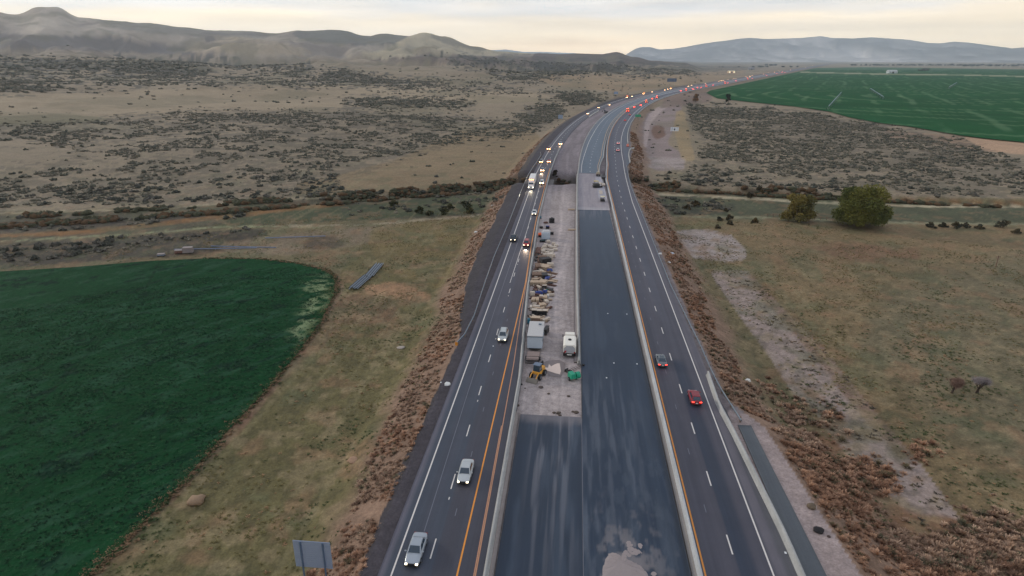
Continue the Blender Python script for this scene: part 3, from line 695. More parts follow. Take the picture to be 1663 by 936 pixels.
def c_new2(O, S):
    C = base((66,80,94), O)
    C = lay(C, smooth(4.3, 3.9, O)*.5, (104,106,112))
    C = lay(C, smooth(.5, .75, fbm(O/1.2, S/60, 4, 47))*.35, (78,90,104))
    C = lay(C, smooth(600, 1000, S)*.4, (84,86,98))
    return C/EXPO
LBo = [(0,-7.9),(100,-8.3),(125,-9.4),(147,-10.3),(185,-11.1),(215,-11.8),(9000,-11.6)]
RLo = [(0,14.55),(300,14.5),(345,16.4),(460,17.0),(560,17.2),(700,17.6),(850,17),(950,15.6),(9000,15.4)]
RRo = [(0,26.1),(92,25.6),(96,25.1),(270,25.3),(340,27.2),(358,30),(405,31.5),(441,31.6),(600,32.6),(700,33.4),(1000,33.2),(9000,33.2)]
ARo = [(0,14.25),(150,14.1),(200,13.7),(236,13.4)]
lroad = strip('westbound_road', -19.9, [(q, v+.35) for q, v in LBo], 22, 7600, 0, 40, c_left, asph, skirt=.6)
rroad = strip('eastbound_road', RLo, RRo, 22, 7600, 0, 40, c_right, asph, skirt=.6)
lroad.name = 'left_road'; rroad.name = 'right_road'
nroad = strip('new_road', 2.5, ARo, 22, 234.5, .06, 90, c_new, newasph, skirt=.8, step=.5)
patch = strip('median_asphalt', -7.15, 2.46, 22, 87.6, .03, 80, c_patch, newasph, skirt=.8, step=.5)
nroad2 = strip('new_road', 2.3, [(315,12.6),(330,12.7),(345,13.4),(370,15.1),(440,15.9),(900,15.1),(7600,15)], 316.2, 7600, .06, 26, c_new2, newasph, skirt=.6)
pull = strip('pullout_pavement', 26.5, [(50,29.6),(56,29.0),(70,28.8),(86,28.5)], 50, 88, -.12, 8, lambda O, S: base((78,82,86), O)/EXPO, asph, skirt=.4)

# paint
def paint(c, nm, rough=.5): return mat(nm, c, rough=rough, var=.16, scale=1.2)
pw_, po, pf = paint((196,190,184), 'white_paint'), paint((206,132,46), 'orange_paint'), paint((170,122,92), 'faded_paint')
pworn = paint((96,98,108), 'worn_paint')
def line_strip(name, o, wd, s0, s1, m, parent, z=.012, step=3):
    e = edge(o); S = s_nodes(s0, s1, step); oc = e(S)
    grow = np.interp(S, [0, 300, 1500, 7000], [1, 1.3, 3, 6])
    xa, ya = P(S, oc-wd/2*grow); xb, yb = P(S, oc+wd/2*grow); n = len(S)
    V = np.zeros((2*n, 3)); V[0::2, 0] = xa; V[0::2, 1] = ya; V[1::2, 0] = xb; V[1::2, 1] = yb; V[:, 2] = z
    i = np.arange(n-1)*2; Q = np.stack([i, i+1, i+3, i+2], 1)
    return np_mesh(name, V, Q, m, parent=parent, smooth_=False)
LW = [(0,-18.4),(150,-18.4),(300,-18.7),(360,-17.8),(9000,-17.6)]
LO = [(0,-11.25),(82,-11.25),(150,-11.2),(185,-12.1),(215,-12.6),(9000,-12.6)]
RO = [(0,15.75),(300,15.75),(345,17.6),(460,18.2),(560,18.7),(700,19),(850,18.2),(950,16.6),(9000,16.6)]
RW = [(0,23.1),(250,23.35),(303,24.6),(358,26),(456,26.7),(516,27.5),(608,28.6),(716,28.8),(1000,28.4),(9000,28.4)]
line_strip('edge_line', LW, .18, 22, 5000, pw_, lroad)
line_strip('edge_line', LO, .19, 22, 330, po, lroad)
line_strip('edge_line', [(0,-9.2),(54,-9.25),(82,-9.6),(105,-9.9),(125,-10.5),(150,-11.0),(180,-11.9)], .14, 22, 170, pf, lroad)
line_strip('edge_line', [(0,-9.35),(54,-9.42),(82,-9.78)], .12, 22, 84, pf, lroad)
line_strip('edge_line', [(0,-15.9),(90,-16.6),(130,-16.7),(200,-16.4),(330,-16.2)], .09, 60, 330, pworn, lroad)
line_strip('edge_line', [(0,-15),(140,-15.2),(200,-14.7),(300,-15)], .12, 150, 290, pw_, lroad)
line_strip('edge_line', RO, .19, 22, 1000, po, rroad)
line_strip('edge_line', RW, .18, 22, 5000, pw_, rroad)
line_strip('edge_line', [(0,4.6),(340,3.5),(395,4.6),(500,5.6),(900,5)], .18, 318, 3000, pw_, nroad2, z=.072)
line_strip('edge_line', [(0,11.6),(340,12),(380,14.2),(460,15.1),(900,14.2)], .18, 318, 3000, paint((176,140,96), 'pale_orange_paint'), nroad2, z=.072)
line_strip('paving_seam', 2.5, .05, 22, 87, pworn, nroad, z=.066)
def dashes(name, o, wd, s_first, cyc, ln, smax, m, parent, z=.012):
    b_ = MB(); s = s_first; e = edge(o)
    while s < smax:
        g_ = 1+max(s-300, 0)/700
        oc = float(e(np.array([s]))[0]); oc2 = float(e(np.array([s+ln]))[0]); q = wd/2*g_
        b_.poly([(*P1(s, oc-q), z), (*P1(s, oc+q), z), (*P1(s+ln, oc2+q), z), (*P1(s+ln, oc2-q), z)]); s += cyc
    return b_.build(name, m, parent)
dl = G(698.7, 907.7)[1]; dr = G(1192.5, 901)[1]
dashes('lane_dashes', [(0,-14.75),(150,-14.6),(250,-14.6),(330,-14.9),(9000,-14.8)], .16, dl-12.4*2, 12.4, 3.2, 900, pw_, lroad)
dashes('lane_dashes', [(0,-13.2),(80,-13.2),(200,-13.4)], .10, dl-12.4*2+7.3, 12.4, 1.4, 130, pworn, lroad)
dashes('lane_dashes', [(0,19.45),(250,19.3),(300,20.4),(360,21.9),(456,22.5),(700,24),(9000,23)], .17, dr-12.4*2, 12.4, 3.2, 1000, pw_, rroad)
dashes('lane_dashes', [(0,17.9),(150,17.6),(250,17.4),(300,17.9)], .10, dr-12.4*2+7, 12.4, 1.5, 330, pworn, rroad)
dashes('lane_dashes', [(0,8.2),(340,7.9),(380,8.6),(440,10.2),(520,10.4),(700,9.8),(9000,9.5)], .17, 320, 12.4, 3.2, 1300, pw_, nroad2, z=.072)
# small reflective stubs beside the lane line
b_ = MB()
for k in range(16):
    s = dl+10.5+24.8*k-24.8; b_.box((*P1(s, -14.55), .02), (.14, .5, .03))
b_.build('marker_studs', pw_, lroad)
b_ = MB()
for (px, py) in [(987,510),(1018,511),(997,590.5),(1034.5,592),(985,614.5),(716,622),(801,563),(1275.5,899)]:
    x, y = G(px, py); b_.box((x, y, .09), (.22, .3, .05))
b_.build('marker_tabs', paint((210,214,216), 'tab_white'), nroad)

# ---------------------------------------------------------------- concrete barriers
conc = attr_mat('barrier_concrete', rough=.8, scales=((3, .14), (.5, .12)), bump=.2, bdist=.02, bscale=12)
def barrier(name, o, s0, s1, label, h=.86, wb=.62, wt=.2, z=0, c=(150,150,148), side=1, strip_w=0, step=3.0, group=None, cap=None):
    e = edge(o); S = s_nodes(s0, s1, step); n = len(S); oc = e(S)
    prof = [(-wb/2, 0), (-wb/2, .08), (-wt/2-.05, h*.38), (-wt/2, h), (wt/2, h), (wt/2+.05, h*.38), (wb/2, .08), (wb/2, 0)]
    K = len(prof); V = np.zeros((n*K, 3)); C = np.zeros((n*K, 3)); cc = np.array(lin(c))/EXPO
    for k, (a, b__) in enumerate(prof):
        x, y = P(S, oc+a); V[k::K, 0] = x; V[k::K, 1] = y; V[k::K, 2] = z+b__
        C[k::K] = cc*(.82+.34*vnoise(S/4, S*0+k, 3))[:, None]
    i, j = np.meshgrid(np.arange(n-1), np.arange(K-1), indexing='ij'); a = (i*K+j).ravel()
    Q = np.stack([a, a+1, a+K+1, a+K], 1); ends = []
    for r in (0, (n-1)*K): ends += [(r, r+1, r+6, r+7), (r+1, r+2, r+5, r+6), (r+2, r+3, r+4, r+5)]
    o_ = np_mesh(name, V, np.vstack([Q, np.array(ends)]), conc, colors=C, smooth_=False)
    # joints every 6 m (dark gaps)
    return tag(o_, label, 'barrier', group)
bL = barrier('concrete_barrier', LBo, 22, 428, 'long pale concrete barrier between the left road and the dirt median')
strip('concrete_footing', [(q, v+.33) for q, v in LBo[:3]], [(q, v+.86) for q, v in LBo[:3]], 22, 88, .05, 3, lambda O, S: base((132,124,120), O)/EXPO, concm, skirt=.5)
bM = barrier('concrete_barrier', [(0,2.1),(110,2.1),(150,1.75),(215,1.6),(300,1.7),(330,2.1),(9000,2.0)], 106, 3200, 'pale concrete barrier along the left edge of the new road', wb=.66)
bR = barrier('concrete_barrier', [(0,15.15),(300,15.15),(345,17.0),(460,17.6),(560,18.0),(700,18.3),(850,17.6),(950,16.1),(9000,16.1)], 22, 3400, 'long concrete barrier between the new road and the right road', c=(158,160,162))
strip('concrete_footing', 14.3, 14.82, 22, 240, .03, 3, lambda O, S: base((122,117,114), O)/EXPO, concm, skirt=.5)
barrier('concrete_barrier', [(56,26.1),(63,26.1),(85,25.15),(93,24.6),(104,24.95)], 22, 104, 'pale concrete barrier on the right shoulder beside the paved pullout', wb=.7, wt=.26)
barrier('concrete_barrier', [(316,12.2),(324,12.5),(340,13),(355,14.0),(372,15.4),(440,16.3),(466,16.5),(700,16.6),(900,15.6),(1500,15.4)], 316, 1500, 'concrete barrier along the right edge of the far new road, beyond the bridge')
barrier('concrete_barrier', [(441,31.2),(500,31.3),(575,32),(670,33.2),(1000,33),(3000,33)], 436, 3200, 'pale barrier round the outside of the far curve of the right road')
barrier('concrete_barrier', [(356,29.6),(385,30.2),(400,31.0),(409,32),(414,34.5)], 352, 415, 'short curved barrier piece at the dirt access gap on the right road')
barrier('concrete_barrier', [(640,-10.8),(720,-11.2)], 640, 722, 'white barrier piece beside the left road near the dark excavator', c=(180,178,172))

# median dirt drop strip right of bM seen as earth bank between roads past the bridge
galv = mat('galvanised_steel', (120,130,140), rough=.4, metal=.7, var=.15, scale=4)
wood = mat('weathered_wood', (120,100,80), rough=.9, var=.25, scale=6)
def guardrail(o, s0, s1, label, posts=4.0, z=0, endcurve=None, group=None):
    e = edge(o); r = empty('guardrail', (*P1(s0, float(e(np.array([s0]))[0])), z), 0, label, 'guardrail', group)
    S = np.arange(s0, s1+.1, 2.0); ox, oy = r.location.x, r.location.y; n = len(S)
    x, y = P(S, e(S)); prof = [(-.03, .46), (.03, .52), (-.03, .60), (.03, .70), (-.03, .78), (-.07, .78), (-.07, .46)]
    K = len(prof); V = np.zeros((n*K, 3))
    for k, (a, zz__) in enumerate(prof):
        xx, yy = P(S, e(S)+a*1.6); V[k::K, 0] = xx-ox; V[k::K, 1] = yy-oy; V[k::K, 2] = zz__
    i, j = np.meshgrid(np.arange(n-1), np.arange(K), indexing='ij'); a = (i*K).ravel(); j = j.ravel(); j2 = (j+1) % K
    np_mesh('rail', V, np.stack([a+j, a+j2, a+K+j2, a+K+j], 1), galv, parent=r, smooth_=False)
    first = None
    for s in np.arange(s0+1, s1, posts):
        xx, yy = P1(s, float(e(np.array([s]))[0])+.16*(1 if o_mean(o) > 0 else -1))
        if first is None:
            b__ = MB(); b__.box((0, 0, 0), (.16, .2, 1.25)); first = b__.build('post', wood, r); p = first
        else:
            p = first.copy(); col.objects.link(p); p.parent = r
        p.location = (xx-ox, yy-oy, .12)
    return r
def o_mean(o): return o[0][1]
guardrail([(112,-21.7),(116,-20.9),(126,-20.5),(150,-21.2),(170,-21.6),(210,-21.5),(262,-21.9)], 112, 262, 'steel guardrail on the outer shoulder of the left road')
guardrail([(88,27.0),(99,25.9),(105,25.7),(115,25.7),(150,24.75),(282,25.2),(341,27.1)], 88, 341, 'steel guardrail on the outer shoulder of the right road', posts=4.5)
guardrail([(262,-21.9),(305,-21.9),(345,-20.9),(372,-20.6),(385,-22)], 262.5, 385, 'steel guardrail on the left road beyond the canal bridge')
mk = MB(); x, y = P1(111.6, -21.8); mk.box((0, 0, .55), (.5, .12, .7)); t_ = mk.build('end_marker', mat('amber_plastic', (190,120,30), var=.1), None); t_.location = (x, y, 0); tag(t_, 'small amber marker at the near end of the left guardrail', 'marker')

# ---------------------------------------------------------------- bridges over the canal
cdk = mat('bridge_concrete', (128,124,120), rough=.85, var=.15, scale=.8, bump=.1)
cdark = mat('old_concrete', (92,88,86), rough=.9, var=.2, scale=.8, bump=.1)
def bridge(label, o0, o1, s0, s1, top, m, deckfn=None):
    oc = (o0+o1)/2; r = empty('canal_bridge', (*P1((s0+s1)/2, oc), top), 0, label, 'bridge'); sc, w_ = (s0+s1)/2, o1-o0
    b__ = MB(); b__.box((0, 0, -.75), (w_, s1-s0, .7)); b__.build('deck', m, r)
    for k in range(5):
        g_ = MB(); g_.box((-w_/2+.8+k*(w_-1.6)/4, 0, -1.65), (.5, s1-s0, 1.1)); g_.build('girder', m, r)
    for s_ in (s0+3, s1-3):
        g_ = MB(); g_.box((0, s_-sc, -4.9), (w_, 1.2, 5.4)); g_.build('abutment', m, r)
    return r
bridge('concrete bridge carrying the left road over the canal', -22.2, -9.2, 250, 300, -.1, cdark)
br = bridge('newly built middle bridge with pale bare concrete deck', 1.2, 14.0, 234.5, 316, -.05, cdk)
bridge('concrete bridge carrying the right road over the canal', 14.7, 26.6, 250, 302, -.1, cdark)
dk = strip('deck_surface', [(234,1.9),(300,1.6),(316,1.9)], [(234,13.9),(285,13.6),(316,12.6)], 234.6, 316.1, .02, 24, c_deck, concm, skirt=.35)
dk.parent = br; dk.matrix_parent_inverse = Matrix.Translation(-Vector(br.location)); 
if 'kind' in dk: del dk['kind']
# ---------------------------------------------------------------- vegetation
def ico(sub):
    bm = bmesh.new(); bmesh.ops.create_icosphere(bm, subdivisions=sub, radius=1); v = np.array([p.co[:] for p in bm.verts]); f = np.array([[q.index for q in p.verts] for p in bm.faces]); bm.free(); return v, f
def bush_template(sub, seed, spike=.45):
    v, f = ico(sub); r = np.random.default_rng(seed)
    k = 1+spike*(r.random(len(v))-.5)*2*.8; v = v*k[:, None]; v[:, 2] = np.maximum(v[:, 2]*.85+.30, -.12)
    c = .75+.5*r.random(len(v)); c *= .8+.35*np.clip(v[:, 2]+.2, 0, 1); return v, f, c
def cluster_template(seed, n=4, sub=1):
    r = np.random.default_rng(seed); V, Fc, Cc = [], [], []; off = 0
    for k in range(n):
        v, f, c = bush_template(sub, seed*13+k, .7); a = r.random()*6.283; q = .15+.75*r.random(); sz = .28+.34*r.random()
        v = v*sz*np.array([1, 1, 1.1])+np.array([math.cos(a)*q, math.sin(a)*q, 0]); V.append(v); Fc.append(f+off); Cc.append(c*(.75+.5*r.random())); off += len(v)
    return np.vstack(V), np.vstack(Fc), np.concatenate(Cc)
def tuft_template(n, seed, tall=.8, w=.12):
    r = np.random.default_rng(seed); V = []; Fc = []; Cc = []
    for i in range(n):
        a = r.random()*6.283; el = r.random()**.7*1.35; L_ = .55+.5*r.random(); b0 = np.array([math.cos(a+2)*.25*r.random(), math.sin(a+2)*.25*r.random(), 0])
        d_ = np.array([math.cos(a)*math.cos(el), math.sin(a)*math.cos(el), math.sin(el)*tall]); sd_ = np.array([-math.sin(a), math.cos(a), .3*(r.random()-.5)])*w*(.6+r.random())
        p = b0+d_*L_*.25
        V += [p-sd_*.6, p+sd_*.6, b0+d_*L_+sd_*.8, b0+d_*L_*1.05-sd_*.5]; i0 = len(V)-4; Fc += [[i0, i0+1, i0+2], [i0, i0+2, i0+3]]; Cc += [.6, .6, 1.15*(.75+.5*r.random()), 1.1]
    return np.array(V), np.array(Fc), np.array(Cc)
def merge(name, temps, X, Y, Z, S, RZ, colr, m, sz=None):
    Vs, Fs, Cs = [], [], []; off = 0; which = rng.integers(0, len(temps), len(X))
    for t, (v, f, c) in enumerate(temps):
        ix = np.where(which == t)[0]
        if not len(ix): continue
        cs, sn = np.cos(RZ[ix])[:, None], np.sin(RZ[ix])[:, None]; s_ = S[ix][:, None]; h_ = s_ if sz is None else sz[ix][:, None]
        vx = (v[None, :, 0]*cs-v[None, :, 1]*sn)*s_+X[ix][:, None]; vy = (v[None, :, 0]*sn+v[None, :, 1]*cs)*s_+Y[ix][:, None]; vz = v[None, :, 2]*h_+Z[ix][:, None]
        Vs.append(np.stack([vx, vy, vz], -1).reshape(-1, 3)); Cs.append((colr[ix][:, None, :]*c[None, :, None]).reshape(-1, 3))
        k = np.arange(len(ix))[:, None, None]*len(v)+off; Fs.append((f[None]+k).reshape(-1, f.shape[1])); off += len(ix)*len(v)
    return np_mesh(name, np.vstack(Vs), np.vstack(Fs), m, colors=np.clip(np.vstack(Cs), 0, .9), smooth_=False)
leafm = attr_mat('bush_leaves', rough=.9, scales=((1.2, .2),), bump=0, spec=.1)
lin3 = lambda c: np.array(lin(c))/EXPO
def scatter(n, d0, d1, dens_fn, al0=-.85, al1=.85):
    d = np.sqrt(rng.random(n)*(d1**2-d0**2)+d0**2); a = al0+(al1-al0)*rng.random(n)
    x = d*np.sin(a-AZ); y = d*np.cos(a-AZ); z = terr(x, y); p = dens_fn(x, y, z)
    k = rng.random(n) < p; return x[k], y[k], z[k], d[k]
def sage_dens(x, y, z):
    px, py = photo_px(x, y, z); m = sample(sage_m, px, py); s, o = SO(x, y)
    cl = fbm(x/24, y/24, 3, 501); cl2 = fbm(x/7, y/7, 2, 503)
    base_ = smooth(.62-.30*m, .70-.30*m, .55*cl+.45*cl2)*np.clip(m*2.2, 0, 1)
    stray = .012*smooth(0, 1, (py < 330)*1.0)*(px < 1140)
    D = np.where(o < 0, -o-pw(s, eL), o-pw(s, eR))
    fr = in_poly(np.array([G(a, b_, FZ) for a, b_ in FIELD_R]), x, y)
    return np.where((D > 4) & ~fr & (canal_dist(x, y) > 6), base_+stray, 0)
sx, sy, sz_, sdd = scatter(70000, 235, 760, sage_dens)
sx2, sy2, sz2, sd2 = scatter(80000, 760, 1500, sage_dens)
sx3, sy3, sz3, sd3 = scatter(40000, 1500, 3000, sage_dens)
print('sage', len(sx), len(sx2), len(sx3))
size = np.exp(rng.normal(.08, .5, len(sx)))*1.02; size = np.clip(size, .4, 2.2)*.8
def sage_col(n): 
    t = rng.random(n)[:, None]; return lin3((58,60,52))*(1-t)+lin3((98,92,80))*t
cols1 = sage_col(len(sx)); order = np.argsort(-size/sdd); ind, rest = order[:300], order[300:]
T0 = [bush_template(1, 30+k, .7) for k in range(8)]; TC = [cluster_template(40+k, 4+k % 3) for k in range(10)]
rz = rng.random(len(sx))*6.28
near = rest[sdd[rest] < 420]; far_ = rest[sdd[rest] >= 420]
def sage_stuff(ix, T): 
    return merge('sagebrush', T, sx[ix], sy[ix], sz_[ix]-.1, size[ix], rz[ix], cols1[ix], leafm)
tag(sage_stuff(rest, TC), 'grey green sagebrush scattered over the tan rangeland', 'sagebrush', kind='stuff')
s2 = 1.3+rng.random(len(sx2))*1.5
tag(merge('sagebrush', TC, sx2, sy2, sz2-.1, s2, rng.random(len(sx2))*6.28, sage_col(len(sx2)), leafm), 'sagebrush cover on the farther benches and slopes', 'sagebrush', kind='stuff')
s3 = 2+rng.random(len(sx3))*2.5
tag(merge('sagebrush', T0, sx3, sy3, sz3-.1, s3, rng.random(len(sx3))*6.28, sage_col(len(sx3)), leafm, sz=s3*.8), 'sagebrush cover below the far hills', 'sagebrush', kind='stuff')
# the 300 nearest bushes one by one, each of three mesh shapes
protos = []
for k in range(6):
    v, f, c = cluster_template(80+k, 5, 2); tv, tf, tcx = tuft_template(110, 300+k, .7, .06)
    V_ = np.vstack([v*.9, tv*.8]); F_ = np.vstack([f, tf+len(v)]); C_ = np.concatenate([c*.8, tcx]); cc = lin3((62,63,56) if k % 2 else (80,77,70))
    o = np_mesh('sagebrush', V_, F_, leafm, colors=np.clip(C_[:, None]*cc, 0, .9), smooth_=False); protos.append(o)
for n_, i in enumerate(ind):
    o = protos[n_] if n_ < 6 else protos[n_ % 6].copy()
    if n_ >= 6: col.objects.link(o)
    o.location = (sx[i], sy[i], sz_[i]-.1); o.rotation_euler = (0, 0, rz[i]); o.scale = (size[i],)*3
    if sx[i] < 0: tag(o, 'low grey green sagebrush bush on the tan range left of the highway', 'sagebrush', 'nearest sagebrush bushes left of the highway')
    else: tag(o, 'low grey green sagebrush bush on the brushy flat right of the highway', 'sagebrush', 'nearest sagebrush bushes right of the highway')

# dry weeds on the embankments
def corridor_scatter(n, side, s0, s1, dmax_fn, pwr=1.0):
    s = s0+(s1-s0)*rng.random(n)**1.25; u = rng.random(n)
    D = .3+u*dmax_fn(s)+(fbm(s/7, s*0, 3, 601+side)-.5)*4; ok = D > .1
    e = pw(s, eL if side < 0 else eR); o = side*(e+D); x, y = P(s, o); z = terr(x, y); ok &= canal_dist(x, y) > 9
    return x[ok], y[ok], z[ok], s[ok], D[ok]
xl = corridor_scatter(12000, -1, 45, 520, lambda s: np.interp(s, [0,120,180,300,500],[7,7,8.5,9,5]))
gwl = np.interp(xl[3], [0,120,160,260,300,700],[.3,.3,3.5,3.8,3,4]); kk = xl[4] > gwl; kk2 = kk & (fbm(xl[0]/4, xl[1]/4, 3, 615) > .33+.12*rng.random(len(kk))); xl = [q[kk2] for q in xl]
xr = corridor_scatter(15000, 1, 45, 520, lambda s: np.interp(s, [0,60,80,92,105,130,250,330,500],[8,9,10,7,5.5,6,10,8,5]))
kk = ~((xr[3] < 96) & (xr[4] < .6)) & (fbm(xr[0]/4, xr[1]/4, 3, 616) > .32+.14*rng.random(len(xr[0]))); xr = [q[kk] for q in xr]
# extra thickets read off the lower right of the picture
tx, ty = [], []
clump = [(1300,735,40,30),(1340,790,45,35),(1375,830,40,30),(1310,760,30,25),(1600,880,60,40),(1640,910,60,40),(1560,900,40,35),(1400,760,25,20),(1430,780,30,20),(1450,900,40,30),(1510,910,50,40),(1290,670,30,20),(1250,640,20,14),(1220,655,16,10),(1350,680,20,16),(1500,735,22,14)]
for cx, cy, rx, ry in clump:
    for _ in range(int(rx*ry*.15)):
        a, b_ = rng.normal(0, .62, 2); X_, Y_ = G(cx+a*rx, cy+b_*ry, -5); tx.append(X_); ty.append(Y_)
tx = np.array(tx); ty = np.array(ty); s_, o_ = SO(tx, ty); kk = o_ > pw(s_, eR)+.8; tx, ty = tx[kk], ty[kk]; tz = terr(tx, ty)
TT = [tuft_template(70, 100+k, .85, .05) for k in range(8)]
def rust_col(n, lo=(100,76,62), hi=(176,146,122)):
    t = rng.random(n)[:, None]; c = lin3(lo)*(1-t)+lin3(hi)*t; g_ = (rng.random(n) < .12)[:, None]; return np.where(g_, lin3((92,86,68)), c)
allx = np.concatenate([xl[0], xr[0], tx]); ally = np.concatenate([xl[1], xr[1], ty]); allz = np.concatenate([xl[2], xr[2], tz])
sc = np.concatenate([.2+.6*rng.random(len(xl[0]))**2.2, .2+.7*rng.random(len(xr[0]))**2.2, .3+1.0*rng.random(len(tx))**1.8])
cl = rust_col(len(allx)); ptch = (fbm(allx/9, ally/9, 3, 611) > .52)[:, None]; cl = np.where(ptch, cl*np.array([1.02, .92, .86]), cl*np.array([1.0, 1.02, 1.03]))
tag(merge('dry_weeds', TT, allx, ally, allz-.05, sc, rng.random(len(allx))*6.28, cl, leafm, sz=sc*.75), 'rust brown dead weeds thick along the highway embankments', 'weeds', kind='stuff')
# low tufts on the open verges
def verge_dens(x, y, z):
    px, py = photo_px(x, y, z); s, o = SO(x, y); D = np.where(o < 0, -o-pw(s, eL), o-pw(s, eR))
    fl = in_poly(np.array([G(a, b_, -4.72) for a, b_ in FIELD_L]), x, y)
    n = fbm(x/6, y/6, 4, 621); return np.where((D > 5) & ~fl & (canal_dist(x, y) > 8), smooth(.42, .7, n)*.8+.05, 0)
vx, vy, vz, vd = scatter(90000, 48, 255, verge_dens)
TG = [tuft_template(12, 200+k, .55, .16) for k in range(6)]
t = smooth(.4, .62, fbm(vx/14, vy/14, 3, 631))[:, None]; r_ = rng.random(len(vx))[:, None]
vc = (lin3((104,95,62))*(1-t)+lin3((72,78,50))*t)*(.8+.45*r_); vc = np.where((rng.random(len(vx)) < .12)[:, None], lin3((140,112,84)), vc)
vs_ = .18+.34*rng.random(len(vx))
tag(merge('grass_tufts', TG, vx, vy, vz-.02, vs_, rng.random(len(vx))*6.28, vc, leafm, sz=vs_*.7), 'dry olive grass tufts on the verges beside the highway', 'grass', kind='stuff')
# the crop itself stands in short clumps, sparser along its ragged edge
FLW = np.array([G(a, b_, -4.72) for a, b_ in FIELD_L])
def crop_dens(x, y, z):
    return np.where(in_poly(FLW, x, y), .25+.75*smooth(.45, .6, fbm(x/5, y/2.2, 4, 661)), 0)
cx_, cy_, cz_, cd_ = scatter(60000, 50, 190, crop_dens, -.8, .0)
cc_ = np.where((rng.random(len(cx_)) < .5)[:, None], lin3((14,42,26)), lin3((40,76,48)))
tag(merge('crop_plants', TG, cx_, cy_, np.full(len(cx_), -4.74), .18+.3*rng.random(len(cx_)), rng.random(len(cx_))*6.28, cc_, leafm, sz=.12+.22*rng.random(len(cx_))), 'short green crop growing in clumps over the left field', 'crop', kind='stuff')
er = []
for (xa, ya), (xb, yb) in zip(FIELD_L[5:-4], FIELD_L[6:-3]):
    for _ in range(160):
        t_ = rng.random(); X_, Y_ = G(xa+(xb-xa)*t_, ya+(yb-ya)*t_, -4.9); er.append((X_+rng.normal(0, .55), Y_+rng.normal(0, .55)))
er = np.array(er); tag(merge('field_margin_weeds', TG, er[:, 0], er[:, 1], np.full(len(er), -4.86), .3+.45*rng.random(len(er)), rng.random(len(er))*6.28, np.where((rng.random(len(er)) < .55)[:, None], lin3((116,94,72)), lin3((52,66,40))), leafm, sz=.25+.35*rng.random(len(er))), 'brown and green weeds along the edge of the left field', 'weeds', kind='stuff')
# mottled scrub on the pale gravel strip and the bank of the canal
def strip_dens(x, y, z):
    px, py = photo_px(x, y, z); m = sample(COVER_STRIP, px, py); return m*smooth(.5, .62, fbm(x/5, y/5, 4, 641))*.6
COVER_STRIP = np.clip(poly_mask([(1153,440),(1215,440),(1242,470),(1292,520),(1335,562),(1382,622),(1440,690),(1500,760),(1560,845),(1560,880),(1440,830),(1380,775),(1330,700),(1290,645),(1250,580),(1200,512),(1165,462)], 3)+.6*poly_mask([(1098,376),(1150,373),(1188,382),(1213,408),(1212,422),(1180,426),(1128,420),(1105,398)], 2), 0, 1)
qx, qy, qz, qd = scatter(16000, 60, 220, strip_dens, -.1, .75)
qs = .25+.5*rng.random(len(qx))
qc = np.where((rng.random(len(qx)) < .6)[:, None], lin3((74,68,60)), lin3((96,84,66)))
if len(qx): tag(merge('scrub', TG, qx, qy, qz-.02, qs, rng.random(len(qx))*6.28, qc, leafm, sz=qs*.6), 'low dark scrub growing through the pale gravel strip', 'scrub', kind='stuff')
def bank_dens(x, y, z):
    cd = canal_dist(x, y); s, o = SO(x, y); al = np.arctan2(x, y)+AZ; px, py = photo_px(x, y, z)
    return np.where((cd > 4.6) & (cd < 11) & ((o < -22) | (o > 27) | ((o > -9) & (o < 1))), .5*smooth(.4, .6, fbm(x/9, y/9, 3, 651)), 0)
kx, ky, kz, kd = scatter(90000, 215, 330, bank_dens)
ks = .7+1.1*rng.random(len(kx)); kc = np.where((rng.random(len(kx)) < .45)[:, None], lin3((74,58,42)), lin3((58,58,44)))
tag(merge('reeds', T0, kx, ky, kz-.1, ks, rng.random(len(kx))*6.28, kc, leafm, sz=ks*.8), 'brown reeds and brush lining the canal', 'reeds', kind='stuff')

ORD = ['first','second','third','fourth','fifth','sixth','seventh','eighth','ninth','tenth']
